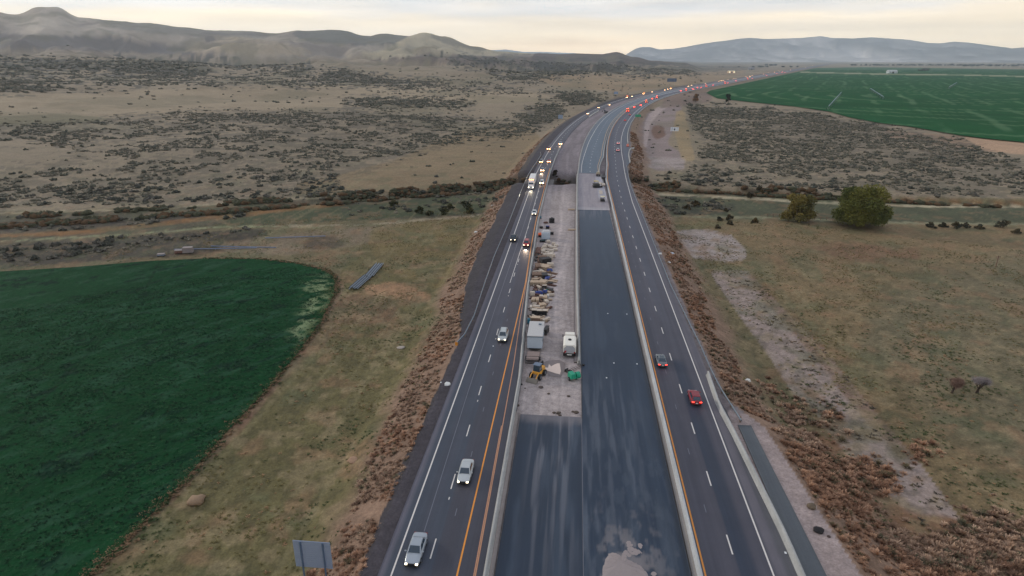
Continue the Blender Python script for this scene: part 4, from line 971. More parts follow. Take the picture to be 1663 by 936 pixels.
# trees
barkm = mat('bark', (64,54,46), rough=.95, var=.3, scale=5)
def tree(name, px, py, hgt, rad, label, leaf, n=7000, bare=False, lobes=11, leafs=.34, group=None, zbase=None, cat='tree', squat=.8, seed=1):
    r = np.random.default_rng(seed); x, y, z = ground_pt(px, py); root = empty(name, (x, y, z), r.random()*6, label, cat, group)
    rd = random.Random(seed); tips = []; tb = MB()
    def limb(p, d, L_, rr, dep):
        q = p+d*L_; tb.tube(p, q, rr, rr*.62, 6, caps=False)
        if dep == 0: tips.append(q); return
        for k in range(rd.choice((3, 3, 4)) if bare or dep > 1 else 3):
            nd = (d+Vector((rd.uniform(-1, 1), rd.uniform(-1, 1), rd.uniform(-.25, .7) if not bare else rd.uniform(.0, .5)))*(.75 if not bare else .85)).normalized()
            limb(q, nd, L_*rd.uniform(.62, .85), rr*.6, dep-1)
    for k in range(3 if hgt > 5 else 2):
        limb(Vector((rd.uniform(-.4, .4), rd.uniform(-.4, .4), -.3)), Vector((rd.uniform(-.25, .25) if bare else rd.uniform(-.4, .4), rd.uniform(-.25, .25), 1)).normalized(), hgt*(.24 if not bare else .2), hgt*.028, 4 if bare else 3)
    tb.build('trunk', barkm, root)
    if bare:
        # fine twigs
        V = []; 
        for t_ in tips:
            for _ in range(15):
                a = Vector((rd.gauss(0, 1), rd.gauss(0, 1), rd.gauss(.25, .8))).normalized()*rd.uniform(.35, 1.1)*hgt*.18; sd_ = a.orthogonal().normalized()*.006*hgt/4
                V += [t_-sd_, t_+sd_, t_+a]
        V = np.array([v[:] for v in V]); Fc = np.arange(len(V)).reshape(-1, 3)
        np_mesh('crown', V, Fc, leafm, parent=root, colors=np.tile(lin3(leaf), (len(V), 1)), smooth_=False); return root
    cen = []; 
    for k in range(lobes):
        a = k*2.4+r.random(); rr = rad*(.25+.5*r.random()); zz_ = hgt*(.24+.54*r.random())
        if k < lobes*.42: rr = rad*(.55+.22*r.random()); zz_ = hgt*(.13+.16*r.random())
        cen.append((rr*math.cos(a), rr*math.sin(a), zz_, rad*(.17+.20*r.random())))
    cen.append((rad*.1, 0, hgt*.70, rad*.36)); cen.append((0, 0, hgt*.45, rad*.42))
    cen = np.array(cen); w_ = cen[:, 3]**2; ch = r.choice(len(cen), n, p=w_/w_.sum()); c = cen[ch]
    d_ = r.normal(size=(n, 3)); d_ /= np.linalg.norm(d_, axis=1)[:, None]; rad_ = c[:, 3]*(.3+.8*r.random(n)**.6)*(1+.25*(fbm(d_[:, 0]*3+ch*7, d_[:, 1]*3+d_[:, 2]*2, 2, 5)-.5)*2)
    Pn = c[:, :3]+d_*rad_[:, None]*np.array([1, 1, squat]); Pn[:, 2] = np.clip(Pn[:, 2], .25, hgt*1.02)
    nn = r.normal(size=(n, 3)); nn[:, 2] += .4; nn /= np.linalg.norm(nn, axis=1)[:, None]; u = np.cross(nn, r.normal(size=(n, 3))); u /= np.linalg.norm(u, axis=1)[:, None]; v = np.cross(nn, u)
    sz__ = (leafs*(.6+.8*r.random(n)))[:, None]; V = np.stack([Pn-u*sz__, Pn-v*sz__*.6, Pn+u*sz__, Pn+v*sz__*.6], 1).reshape(-1, 3)
    lobe_t = r.random(len(cen))[ch]; tone = (.80+.55*lobe_t+.3*(r.random(n)-.5))[:, None]; yl = np.array(lin3(leaf)); warm = lin3((min(leaf[0]+26, 255), leaf[1]+10, leaf[2]-6))
    cc = (yl*(1-lobe_t[:, None]*.6)+warm*lobe_t[:, None]*.6)*tone
    np_mesh('crown', V, np.arange(4*n).reshape(-1, 4), leafm, parent=root, colors=np.clip(np.repeat(cc, 4, 0), 0, .9), smooth_=False)
    return root
tree('willow_tree', 1393, 367, 17.5, 9.8, 'largest tree, wide olive green willow beside the lower canal path', (76,84,46), n=34000, lobes=52, leafs=.30, seed=4)
tree('willow_tree', 1294, 359, 12, 6.4, 'smaller olive brown tree left of the large willow', (88,86,52), n=10500, lobes=30, leafs=.28, seed=9)
tree('conifer_tree', 1182.5, 166, 12, 4.0, 'small dark green tree standing alone beside the far green field', (30,44,34), n=900, lobes=5, leafs=.9, seed=12, squat=1.3)
tree('brown_tree', 1129, 165, 12, 5.5, 'leafless brown tree beside the right road before the green field', (104,86,70), n=900, lobes=6, leafs=.8, seed=14, squat=1.0)
tree('bare_tree', 1546, 640, 5.2, 2.2, 'small bare reddish tree, left one of the pair on the right meadow', (120,98,88), bare=True, seed=21)
tree('bare_tree', 1588, 639, 5.4, 2.2, 'small bare grey tree, right one of the pair on the right meadow', (128,120,120), bare=True, seed=25)
tree('shrub', 901, 283, 4.2, 2.2, 'dark shrub beside the left bridge end in the median', (40,38,34), n=700, lobes=4, leafs=.3, seed=31, cat='shrub')
tree('shrub', 908, 309, 4.6, 2.4, 'dark brown shrub on the canal bank between the bridges', (62,50,42), n=700, lobes=5, leafs=.3, seed=33, cat='shrub')
for k, (px, py, h_) in enumerate([(1232,318,4),(1262,316,3.2),(1216,322,3),(1184,357,2.2),(1226,362,2),(1130,335,2.6),(1116,340,2.2),(1178,344,1.6)]):
    tree('shrub', px, py, h_, h_*.75, ['dark olive shrub just left of the smaller willow, upper one','dark olive shrub behind the smaller willow on the canal edge','dark olive shrub farther left on the canal edge before the willows','low olive shrub on the grass above the pale gravel patch','low olive shrub midway between gravel patch and smaller willow','dark shrub at the foot of the right embankment by the canal','dark shrub closest to the right road beside the canal meadow','small shrub alone in the middle of the canal meadow'][k], (58,56,44), n=500, lobes=4, leafs=.28, seed=40+k, cat='shrub', group='shrubs in the canal meadow')
for k, (px, py, h_) in enumerate([(1512,370,2.2),(1532,369,1.8),(1552,371,2.6),(1568,370,2),(1590,372,1.8),(1628,370,3),(1650,380,2),(1186,365,1.6),(1165,371,1.4),(1168,358,1.4)]):
    tree('shrub', px, py, h_, h_*.95, (ORD[k]+' grey green bush from the large willow in the row along the lower path') if k < 7 else 'small grey green bush by the gravel patch, '+['rightmost','leftmost','middle'][k-7]+' of three', (60,62,54), n=450, lobes=4, leafs=.28, seed=60+k, cat='shrub', group='bushes along the lower canal path')
for k, (px, py, h_) in enumerate([(640,334,2.4),(683,346,2.8),(697,350,2),(722,348,2.6),(757,338,3.2),(730,340,2.2),(765,346,2)]):
    tree('shrub', px, py, h_, h_*1.1, 'dark green bush on the left canal bank, '+['leftmost of seven','second from left of seven','small one right of the second','in the middle of the row','largest of the seven','small one left of the largest','closest to the road below the largest'][k], (46,52,36), n=450, lobes=4, leafs=.28, seed=80+k, cat='shrub', group='bushes on the left canal bank')
# far tree lines at the foot of the mountains
fx = []; 
for a, b_, n, row in [(1380,1663,150,106.2),(1663,2000,80,107.0),(1240,1262,8,106.5),(1160,1300,14,109),(1492,1506,9,114.5),(1550,1663,26,107.5)]:
    for _ in range(n): X_, Y_ = G(a+(b_-a)*rng.random(), row+.5*rng.random(), -4.5); fx.append((X_, Y_, 5+7*rng.random()))
fx = np.array(fx); tag(merge('far_trees', T0, fx[:, 0], fx[:, 1], np.full(len(fx), -4.), fx[:, 2]*1.3, rng.random(len(fx))*6.28, np.tile(lin3((56,58,52)), (len(fx), 1)), leafm, sz=fx[:, 2]), 'thin dark line of trees across the far valley', 'trees', kind='stuff')
# ---------------------------------------------------------------- vehicles
glassm = mat('car_glass', (36,52,64), rough=.08, var=.1, spec=.9)
tyrem = mat('tyre_rubber', (28,28,30), rough=.9, var=.15)
rimm = mat('wheel_rim', (130,134,140), rough=.35, metal=.8)
blackm = mat('black_plastic', (30,31,34), rough=.6)
chromem = mat('bright_trim', (170,174,178), rough=.25, metal=.8)
HEADm = mat('headlight_lit', (255,246,224), emit=(1, .84, .56), es=6)
HEADf = mat('headlight_bright', (255,246,224), emit=(1, .52, .20), es=22)
TAILm = mat('taillight_lit', (200,20,16), emit=(1, .05, .03), es=4)
TAILf = mat('taillight_bright', (200,20,16), emit=(1, .07, .04), es=26)
TAILo = mat('taillight_off', (120,16,16), rough=.3)
AMBm = mat('amber_lamp', (240,130,40), emit=(1, .32, .06), es=16)
platem = mat('licence_plate', (200,200,196), rough=.5)
def paintm(name, c, metal=.0, rough=.28): return mat('paint_'+name, c, rough=rough, metal=metal, var=.05, scale=.6, spec=.6)
def wheel(parent, x, y, r=.33, w_=.22):
    b = MB(); b.tube((-w_/2, 0, 0), (w_/2, 0, 0), r, n=16); t = b.build('wheel', tyrem, parent, bevel=.02, smooth_=False); t.location = (x, y, r)
    s = 1 if x > 0 else -1; c = MB(); c.tube((s*w_*.3, 0, 0), (s*(w_/2+.012), 0, 0), r*.62, r*.55, n=12); c.build('rim', rimm, t)
    return t
def car(kind, paint, name, label, cat, lit='head', far=False, group=None):
    "nose towards +Y"
    K = dict(sedan=(4.8, 1.84, .92, 1.46), hatch=(4.5, 1.82, .98, 1.55), suv=(4.75, 1.92, 1.04, 1.74), pickup=(5.8, 2.0, 1.12, 1.86), van=(5.3, 1.98, 1.1, 1.98))[kind]
    Lc, W, zb, zt = K; hl, hw = Lc/2, W/2; r = empty(name, (0, 0, 0), 0, label, cat, group)
    nose = zb-.16 if kind in ('sedan', 'hatch') else zb-.06; tail = zb+.04 if kind != 'pickup' else zb
    sts = [(-hl, .80, .34, tail-.12), (-hl+.12, .93, .26, tail), (-hl+.9, .99, .22, zb+.03), (-hl*.25, 1.0, .2, zb), (hl*.25, 1.0, .2, zb), (hl-.95, .98, .22, nose+.06), (hl-.25, .90, .25, nose-.05), (hl, .74, .34, nose-.22)]
    rings = []
    for y, k, z0, z1 in sts:
        w_ = hw*k; m = (z0+z1)/2
        rings.append([(-w_*.8, y, z0), (-w_*.98, y, z0+.12), (-w_, y, m), (-w_*.97, y, z1-.10), (-w_*.86, y, z1), (0, y, z1+.035), (w_*.86, y, z1), (w_*.97, y, z1-.10), (w_, y, m), (w_*.98, y, z0+.12), (w_*.8, y, z0)])
    body = MB().ring(rings).build('body', paint, r, smooth_=True, sub=0 if far else 1)
    fb, ff, rf, rb = {'sedan': (hl-1.35, hl-2.05, -hl+1.45, -hl+.78), 'hatch': (hl-1.2, hl-1.95, -hl+.75, -hl+.2), 'suv': (hl-1.25, hl-1.85, -hl+.55, -hl+.14), 'pickup': (hl-1.55, hl-2.1, -hl+2.35, -hl+2.1), 'van': (hl-.75, hl-1.5, -hl+.3, -hl+.06)}[kind]
    wb, wt = hw*.86, hw*.68; zc = zb-.03
    base_ = [(-wb, rb, zc), (wb, rb, zc), (wb, fb, zc), (-wb, fb, zc)]; top = [(-wt, rf, zt-.05), (wt, rf, zt-.05), (wt, ff, zt-.05), (-wt, ff, zt-.05)]
    top2 = [(-wt*.86, rf+.12, zt), (wt*.86, rf+.12, zt), (wt*.86, ff-.14, zt), (-wt*.86, ff-.14, zt)]
    MB().ring([base_, top, top2]).build('cabin', paint, r, bevel=0 if far else .03, smooth_=False)
    def quad(nm, a, b_, c, d, k0=.1, k1=.9, j0=.1, j1=.93, off=.012):
        a, b_, c, d = map(Vector, (a, b_, c, d)); n = (b_-a).cross(d-a).normalized()
        f = lambda u, v: (a*(1-u)+b_*u)*(1-v)+(d*(1-u)+c*u)*v
        ctr = Vector((0, (rb+fb)/2, zc+.2)); 
        if n.dot(f(.5, .5)-ctr) < 0: n = -n
        pts = [f(k0, j0), f(k1, j0), f(k1, j1), f(k0, j1)]; m_ = MB(); m_.ring([[p+n*.002 for p in pts], [p+n*off for p in pts]]); return m_.build(nm, glassm, r)
    quad('windshield', base_[2], base_[3], top[3], top[2], .07, .93, .05, .95)
    quad('rear_window', base_[0], base_[1], top[1], top[0], .1, .9, .12, .92)
    for sgn in (0, 1):
        A = (base_[3], base_[0], top[0], top[3]) if sgn == 0 else (base_[2], base_[1], top[1], top[2])
        if far: quad('side_window', *A, .14, .9, .12, .9)
        else:
            quad('side_window', *A, .16, .50, .12, .9); quad('side_window', *A, .54, .88, .12, .9)
    if kind == 'pickup':
        m_ = MB(); m_.box((0, -hl+1.15, tail+.03), (W*.78, 1.75, .04)); m_.build('truck_bed', blackm, r)
    if kind == 'sedan' and lit == 'tail' and not far:
        m_ = MB(); m_.box((0, (rf+ff)/2-.1, zt+.008), (wt*1.1, .75, .012)); m_.build('sunroof', glassm, r)
    rr = .33 if kind in ('sedan', 'hatch') else .38
    for sx_ in (-1, 1):
        for yy in (hl-.95, -hl+1.0): wheel(r, sx_*(hw-.13), yy, rr)
        if not far:
            m_ = MB(); m_.box((sx_*(hw+.08), fb-.22, zb+.06), (.2, .12, .14)); m_.build('mirror', paint, r, bevel=.02)
        k = 1.7 if far else 1
        m_ = MB(); m_.box((sx_*hw*.62, hl-.10, nose-.22), ((.30 if not far else .36)*k, .2, .13*k)); m_.build('headlight', (HEADf if far else HEADm) if lit == 'head' else chromem, r, bevel=0 if far else .03)
        m_ = MB(); m_.box((sx_*hw*.66, -hl+.06, tail-.2), (.38*k, .16, .15*k)); m_.build('taillight', (TAILf if far else TAILm) if lit == 'tail' else TAILo, r, bevel=0 if far else .02)
    if not far:
        m_ = MB(); m_.box((0, hl-.05, .52), (W*.5, .1, .2)); m_.build('grille', blackm, r)
        m_ = MB(); m_.box((0, hl-.02, .30), (W*.78, .12, .14)); m_.build('bumper', blackm, r, bevel=.02)
        m_ = MB(); m_.box((0, -hl+.02, .36), (W*.76, .12, .14)); m_.build('bumper', blackm, r, bevel=.02)
        m_ = MB(); m_.box((0, -hl-.0, .62), (.32, .04, .16)); m_.build('licence_plate', platem, r)
        if kind in ('suv', 'van'):
            for sx_ in (-1, 1): m_ = MB(); m_.box((sx_*wt*.88, (rf+ff)/2, zt+.03), (.05, (ff-rf)*.8, .04)); m_.build('roof_rail', blackm, r)
    return r
def truck(kind, cab, box, name, label, lit='head', far=False, group=None, Lb=7.0, amber=True):
    r = empty(name, (0, 0, 0), 0, label, 'truck', group); W = 2.5; H_, T_ = (HEADf, TAILf) if far else (HEADm, TAILm)
    tot = Lb+ (6.2 if kind == 'semi' else 2.6); y1 = tot/2; hood = 2.0 if kind == 'semi' else 1.1; cabl = 2.6 if kind == 'semi' else 1.5
    rg = [[(-W*.32, y1, .6), (W*.32, y1, .6), (W*.34, y1, 1.35), (-W*.34, y1, 1.35)], [(-W*.44, y1-.3, .5), (W*.44, y1-.3, .5), (W*.42, y1-.3, 1.6), (-W*.42, y1-.3, 1.6)], [(-W*.48, y1-hood, .5), (W*.48, y1-hood, .5), (W*.45, y1-hood, 1.85), (-W*.45, y1-hood, 1.85)]]
    MB().ring(rg).build('hood', cab, r, bevel=.05)
    zt = 3.7 if kind == 'semi' else 2.7; c = MB(); c.ring([[(-W/2, y1-hood, .55), (W/2, y1-hood, .55), (W/2, y1-hood-cabl, .55), (-W/2, y1-hood-cabl, .55)], [(-W/2, y1-hood+.02, 1.8), (W/2, y1-hood+.02, 1.8), (W/2, y1-hood-cabl, 1.8), (-W/2, y1-hood-cabl, 1.8)], [(-W*.46, y1-hood-.5, 2.65), (W*.46, y1-hood-.5, 2.65), (W*.46, y1-hood-cabl, 2.65), (-W*.46, y1-hood-cabl, 2.65)], [(-W*.42, y1-hood-1.3, zt), (W*.42, y1-hood-1.3, zt), (W*.44, y1-hood-cabl, zt), (-W*.44, y1-hood-cabl, zt)]]); c.build('cab', cab, r, bevel=.05)
    m_ = MB(); m_.ring([[(-W*.43, y1-hood+.0, 1.9), (W*.43, y1-hood+.0, 1.9), (W*.41, y1-hood-.42, 2.6), (-W*.41, y1-hood-.42, 2.6)], [(-W*.43, y1-hood+.06, 1.92), (W*.43, y1-hood+.06, 1.92), (W*.41, y1-hood-.36, 2.63), (-W*.41, y1-hood-.36, 2.63)]]); m_.build('windshield', glassm, r)
    m_ = MB(); m_.box((0, y1+.02, .95), (W*.5, .06, .6)); m_.build('grille', chromem, r)
    m_ = MB(); m_.box((0, y1+.05, .45), (W*.92, .22, .32)); m_.build('bumper', chromem, r, bevel=.03)
    m_ = MB(); m_.box((0, 0, .72), (.9, tot-1.5, .3)); m_.build('chassis', blackm, r)
    yb = y1-hood-cabl-(.6 if kind == 'semi' else .15)
    if kind in ('semi', 'box'):
        m_ = MB(); m_.box((0, yb-Lb/2, 2.45 if kind == 'semi' else 2.1), (2.55, Lb, 2.8 if kind == 'semi' else 2.4)); tr = m_.build('cargo_box', box, r, bevel=.04)
        for sx_ in (-1, 1):
            d_ = MB(); d_.box((sx_*.62, yb-Lb-.015, 2.4 if kind == 'semi' else 2.1), (1.18, .04, 2.5 if kind == 'semi' else 2.1)); d_.build('rear_door', box, r)
    elif kind == 'flat':
        m_ = MB(); m_.box((0, yb-Lb/2, 1.1), (2.5, Lb, .2)); m_.build('flatbed', blackm, r)
        for k in range(3): m_ = MB(); m_.box((0, yb-Lb*(.2+.3*k), 1.75), (2.2, Lb*.24, 1.1)); m_.build('cargo', box, r, bevel=.05)
    for sx_ in (-1, 1):
        ys = [y1-1.1, yb-.3, -y1+1.0, -y1+2.3] if kind == 'semi' else [y1-1.0, -y1+1.4]
        for yy in ys: wheel(r, sx_*(W/2-.2), yy, .5, .34)
        m_ = MB(); m_.box((sx_*W*.38, y1+.02, 1.0), (.38*(1.6 if far else 1), .16, .26*(1.5 if far else 1))); m_.build('headlight', H_ if lit == 'head' else chromem, r)
        m_ = MB(); m_.box((sx_*W*.4, -y1-.02+ (0 if kind != 'semi' else 0), .95), (.34*(1.6 if far else 1), .1, .24*(1.6 if far else 1))); m_.build('taillight', T_ if lit == 'tail' else TAILo, r)
        if not far: m_ = MB(); m_.box((sx_*(W/2+.22), y1-hood-.3, 2.1), (.16, .12, .6)); m_.build('mirror', blackm, r)
    if amber:
        for k in (-1, 0, 1):
            m_ = MB(); yy = y1-hood-1.2 if lit == 'head' else -y1+.0; zz_ = (zt+.08) if lit == 'head' else 3.35; m_.box((k*.8, yy if lit == 'head' else yb-Lb-.04, zz_), (.3, .12, .16)); m_.build('marker_lamp', AMBm if lit == 'head' else T_, r)
    return r
def put(root, s, o, z=.02, flip=False, yaw=0):
    x, y = P1(s, o); root.location = (x, y, z); root.rotation_euler = (0, 0, -head(s)+(math.pi if flip else 0)+yaw)
def at_px(px, py, hl, oncoming=None, z=0.0):
    x, y = G(px, py, z); s, o = SO(x, y); return float(s)+hl, float(o)
silver = paintm('silver', (150,156,162), metal=.5); white = paintm('white', (206,206,204)); pearl = paintm('pearl', (168,172,172), metal=.3)
red = paintm('red', (150,40,42)); dark = paintm('dark_grey', (58,62,68), metal=.3); grey = paintm('grey', (98,104,108), metal=.4); deepred = paintm('deep_red', (118,22,36)); blackp = paintm('black', (34,36,40))
# oncoming, left road; (kind, paint, px, py of the nose on the road, label)
ON = [('sedan', silver, 668, 924, 'nearest silver sedan with headlights on, outer lane of the left road', 'silver sedan'),
 ('sedan', pearl, 751.5, 789.5, 'pearl white sedan, second nearest car, inner lane of the left road', 'sedan'),
 ('suv', pearl, 815, 558, 'silver crossover on the left road beside the white office trailer', 'suv'),
 ('pickup', blackp, 833, 393.5, 'black pickup with headlights on in the outer lane of the left road', 'pickup'),
 ('suv', red, 854, 402.5, 'bright red car with headlights on beside the black pickup', 'suv'),
 ('sedan', white, 867, 350.5, 'white sedan on the left road just past the canal bridge', 'sedan')]
for kd, pm, px, py, lb, ct in ON:
    c = car(kd, pm, 'parked_car' if 0 else ('pickup_truck' if kd == 'pickup' else 'car'), lb, 'pickup' if kd == 'pickup' else 'car')
    s, o = at_px(px, py, 2.4); put(c, s, o, flip=True)
RT = [('sedan', grey, 1076, 599, 'grey sedan with red tail lights in the inner lane of the right road', 'car'),
 ('hatch', deepred, 1131.5, 662, 'dark red hatchback with bright tail lights, nearest car on the right road', 'car'),
 ('suv', pearl, 1003.3, 246.5, 'silver crossover braking on the right road where the curve begins', 'suv'),
 ('sedan', white, 1004, 234.8, 'white sedan directly ahead of the silver crossover on the right road', 'car'),
 ('sedan', red, 1015, 197, 'small red car far up the right road behind the delivery truck', 'car'),
 ('sedan', deepred, 1022.4, 187.8, 'dark red car beside the delivery truck at the green sign', 'car')]
for kd, pm, px, py, lb, ct in RT:
    c = car(kd, pm, 'car', lb, 'car', lit='tail'); s, o = at_px(px, py, 2.4)
    put(c, s, o)
# a lit pickup and mid-distance cars with stronger visible lamps
MID = [('suv', white, 879.5, 300.5, 'white crossover beside the white semi truck', 0), ('sedan', silver, 880.5, 279, 'silver car right behind the white crossover with glowing headlights', 0),
 ('suv', grey, 878.5, 265.5, 'grey car in the outer lane behind the semi truck', 0), ('sedan', red, 891.5, 264.5, 'red car in the inner lane beside the grey car', 0),
 ('suv', silver, 910, 236, 'silver car beside the end of the median barrier with orange glow', 0), ('pickup', red, 891, 244.5, 'red pickup coming round the curve of the left road', 0),
 ('sedan', white, 954.5, 185.7, 'white car alone on the far curve left of the dark excavator', 0), ('sedan', silver, 972, 175.8, 'first of two spaced pale cars far up the left road', 0), ('sedan', white, 989.5, 171.3, 'second of two spaced pale cars far up the left road', 0)]
for kd, pm, px, py, lb, _ in MID:
    c = car(kd, pm, 'pickup_truck' if kd == 'pickup' else 'car', lb, 'pickup' if kd == 'pickup' else 'car', far=True); s, o = at_px(px, py, 2.4); put(c, s, o, flip=True)
s, o = at_px(862, 308, 9.5); tk = truck('semi', white, paintm('trailer_white', (204,202,198), rough=.5), 'semi_truck', 'white semi truck with long white box trailer in the outer lane by the left bridge', Lb=13.5); put(tk, s, o, flip=True)
# far traffic: copies
gH = 'distant oncoming cars with bright headlights'; gT = 'distant cars with red tail lights'
protoH = car('sedan', white, 'car', 'distant oncoming car showing mainly its bright headlights', 'car', far=True, group=gH)
protoT = car('sedan', deepred, 'car', 'distant car on the right road showing mainly its red tail lights', 'car', lit='tail', far=True, group=gT)
def far_x(px, py): x, y = G(px, py); s, o = SO(x, y); return float(s), float(o)
HP = [(1027,157),(1059.5,151),(1080,146),(1085,146),(1118,139),(1123.5,138.3),(1146,134),(1168,129.5),(1171.7,129),(1175,128.5),(1183,127),(1191,125.4),(1194.5,125),(1212,121.6),(1218,120.7),(1221.5,120.3),(1240,116.8),(1249,115),(1257.5,114),(1265,113),(1271,112.8),(1284,111.6),(1288,111.2),(1308,109),(1316,107.6),(1321,107)]
used = False
for px, py in HP:
    # keep each car on the pavement of the left road
    s, o = far_x(px, py); o = -16.5 if (int(px) % 2) else -13.2
    # same column of the photo, on the lane
    lo, hi = 300., 7400.
    for _ in range(40):
        mid_ = (lo+hi)/2; X_, Y_ = P1(mid_, o); qx_, _q = photo_px(X_, Y_, 0.6)
        if qx_ < px: lo = mid_
        else: hi = mid_
    c = protoH if not used else copy_tree(protoH); used = True; put(c, lo, o, flip=True)
    k_ = 1.0
TP = [(1030.5,0),(1041,1),(1059.5,0),(1106,0),(1126,1),(1133,0),(1139,1),(1158,0),(1182,1),(1196,0),(1215,0),(1222,1),(1245,0),(1262,1),(1274,0)]
used = False
for px, ln in TP:
    o = 21.2 if ln == 0 else 25.2; lo, hi = 450., 7400.
    for _ in range(40):
        mid_ = (lo+hi)/2; X_, Y_ = P1(mid_, o); qx_, _q = photo_px(X_, Y_, 0.6)
        if qx_ < px: lo = mid_
        else: hi = mid_
    c = protoT if not used else copy_tree(protoT); used = True; put(c, lo, o)
def by_col(px, o, lo=300., hi=7400.):
    for _ in range(40):
        mid_ = (lo+hi)/2; X_, Y_ = P1(mid_, o); qx_, _q = photo_px(X_, Y_, 0.6)
        if qx_ < px: lo = mid_
        else: hi = mid_
    return lo
orange_box = paintm('orange_box', (206,120,84), rough=.6); tanbox = paintm('tan_box', (170,140,110), rough=.6); whitebox = mats['paint_trailer_white']
for px, o, kd, cabp, bx, lb, lit in [
 (1020, 20.4, 'box', red, orange_box, 'orange box truck with lit rear markers at the start of the far curve', 'tail'),
 (1050, 24.6, 'box', red, tanbox, 'white and red box truck rounding the far curve, second in the line of trucks', 'tail'),
 (1067.5, 24.6, 'flat', dark, tanbox, 'flatbed truck loaded with brown cargo rounding the far curve', 'tail'),
 (1115, 24, 'box', red, orange_box, 'far orange lit truck on the right road level with the brown tree', 'tail'),
 (1147.5, 24, 'box', red, orange_box, 'far red lit truck where the green field begins', 'tail'),
 (1178, 24, 'box', red, orange_box, 'far red lit truck along the near edge of the green field', 'tail'),
 (1214, 24, 'box', red, orange_box, 'very far red lit truck ahead of the others beside the green field', 'tail'),
 (1270, 24, 'box', red, orange_box, 'farthest red lit truck near the vanishing end of the highway', 'tail'),
 (1019, -16.5, 'box', red, red, 'red oncoming truck on the far curve of the left road', 'head'),
 (1046, -14, 'box', red, tanbox, 'red and white oncoming truck beyond the red truck on the far curve', 'head'),
 (1090, -15, 'box', red, tanbox, 'small red oncoming truck in the far stream of headlights', 'head')]:
    t_ = truck(kd, cabp, bx, 'box_truck' if kd == 'box' else 'flatbed_truck', lb, lit=lit, far=True, Lb=6.5); put(t_, by_col(px, o), o, flip=(lit == 'head'))
# warm pools of headlight on the road in front of the two mid cars
for px, py, cc in [(833, 393.5, (1, .93, .7)), (854, 402.5, (1, .75, .55)), (879.5, 281, (1, .7, .45)), (910, 237, (1, .65, .4)), (862, 309, (1, .85, .6))]:
    s, o = at_px(px, py, -.4); x, y = P1(s, o); sp = bpy.data.lights.new('headlight_beam', 'SPOT'); sp.energy = 900; sp.color = cc; sp.spot_size = math.radians(62); sp.spot_blend = .8; sp.shadow_soft_size = .15
    so = bpy.data.objects.new('headlight_beam', sp); col.objects.link(so); so.location = (x, y, .75); hd = head(s); so.rotation_euler = (math.radians(84), 0, math.pi-hd)
# ---------------------------------------------------------------- construction yard and machines
MZ = -.25
def Mp(px, py, z=MZ): x, y = G(px, py, z); return x, y
yel = paintm('machine_yellow', (196,140,48), rough=.5); grn = mat('machine_green', (24,134,104), rough=.5, var=.12); steel = mat('dark_steel', (58,56,56), rough=.6, metal=.3, var=.2)
rusty = mat('rusty_steel', (92,64,54), rough=.8, var=.3, scale=2); lumber = mat('pale_lumber', (172,152,130), rough=.85, var=.2, scale=3); oldwood = mat('brown_lumber', (112,90,76), rough=.9, var=.3, scale=3)
wrap = mat('pale_wrap', (176,164,150), rough=.6, var=.12, scale=3, bump=.3); tarpb = mat('blue_tarp', (44,60,120), rough=.5, var=.25, scale=3, bump=.4); offw = mat('trailer_siding', (160,170,180), rough=.5, var=.06); roofw = mat('trailer_roof', (172,170,168), rough=.7, var=.08)
orangep = mat('orange_plastic', (220,90,40), rough=.5, var=.1); blk = mat('black_rubber', (22,22,24), rough=.7)
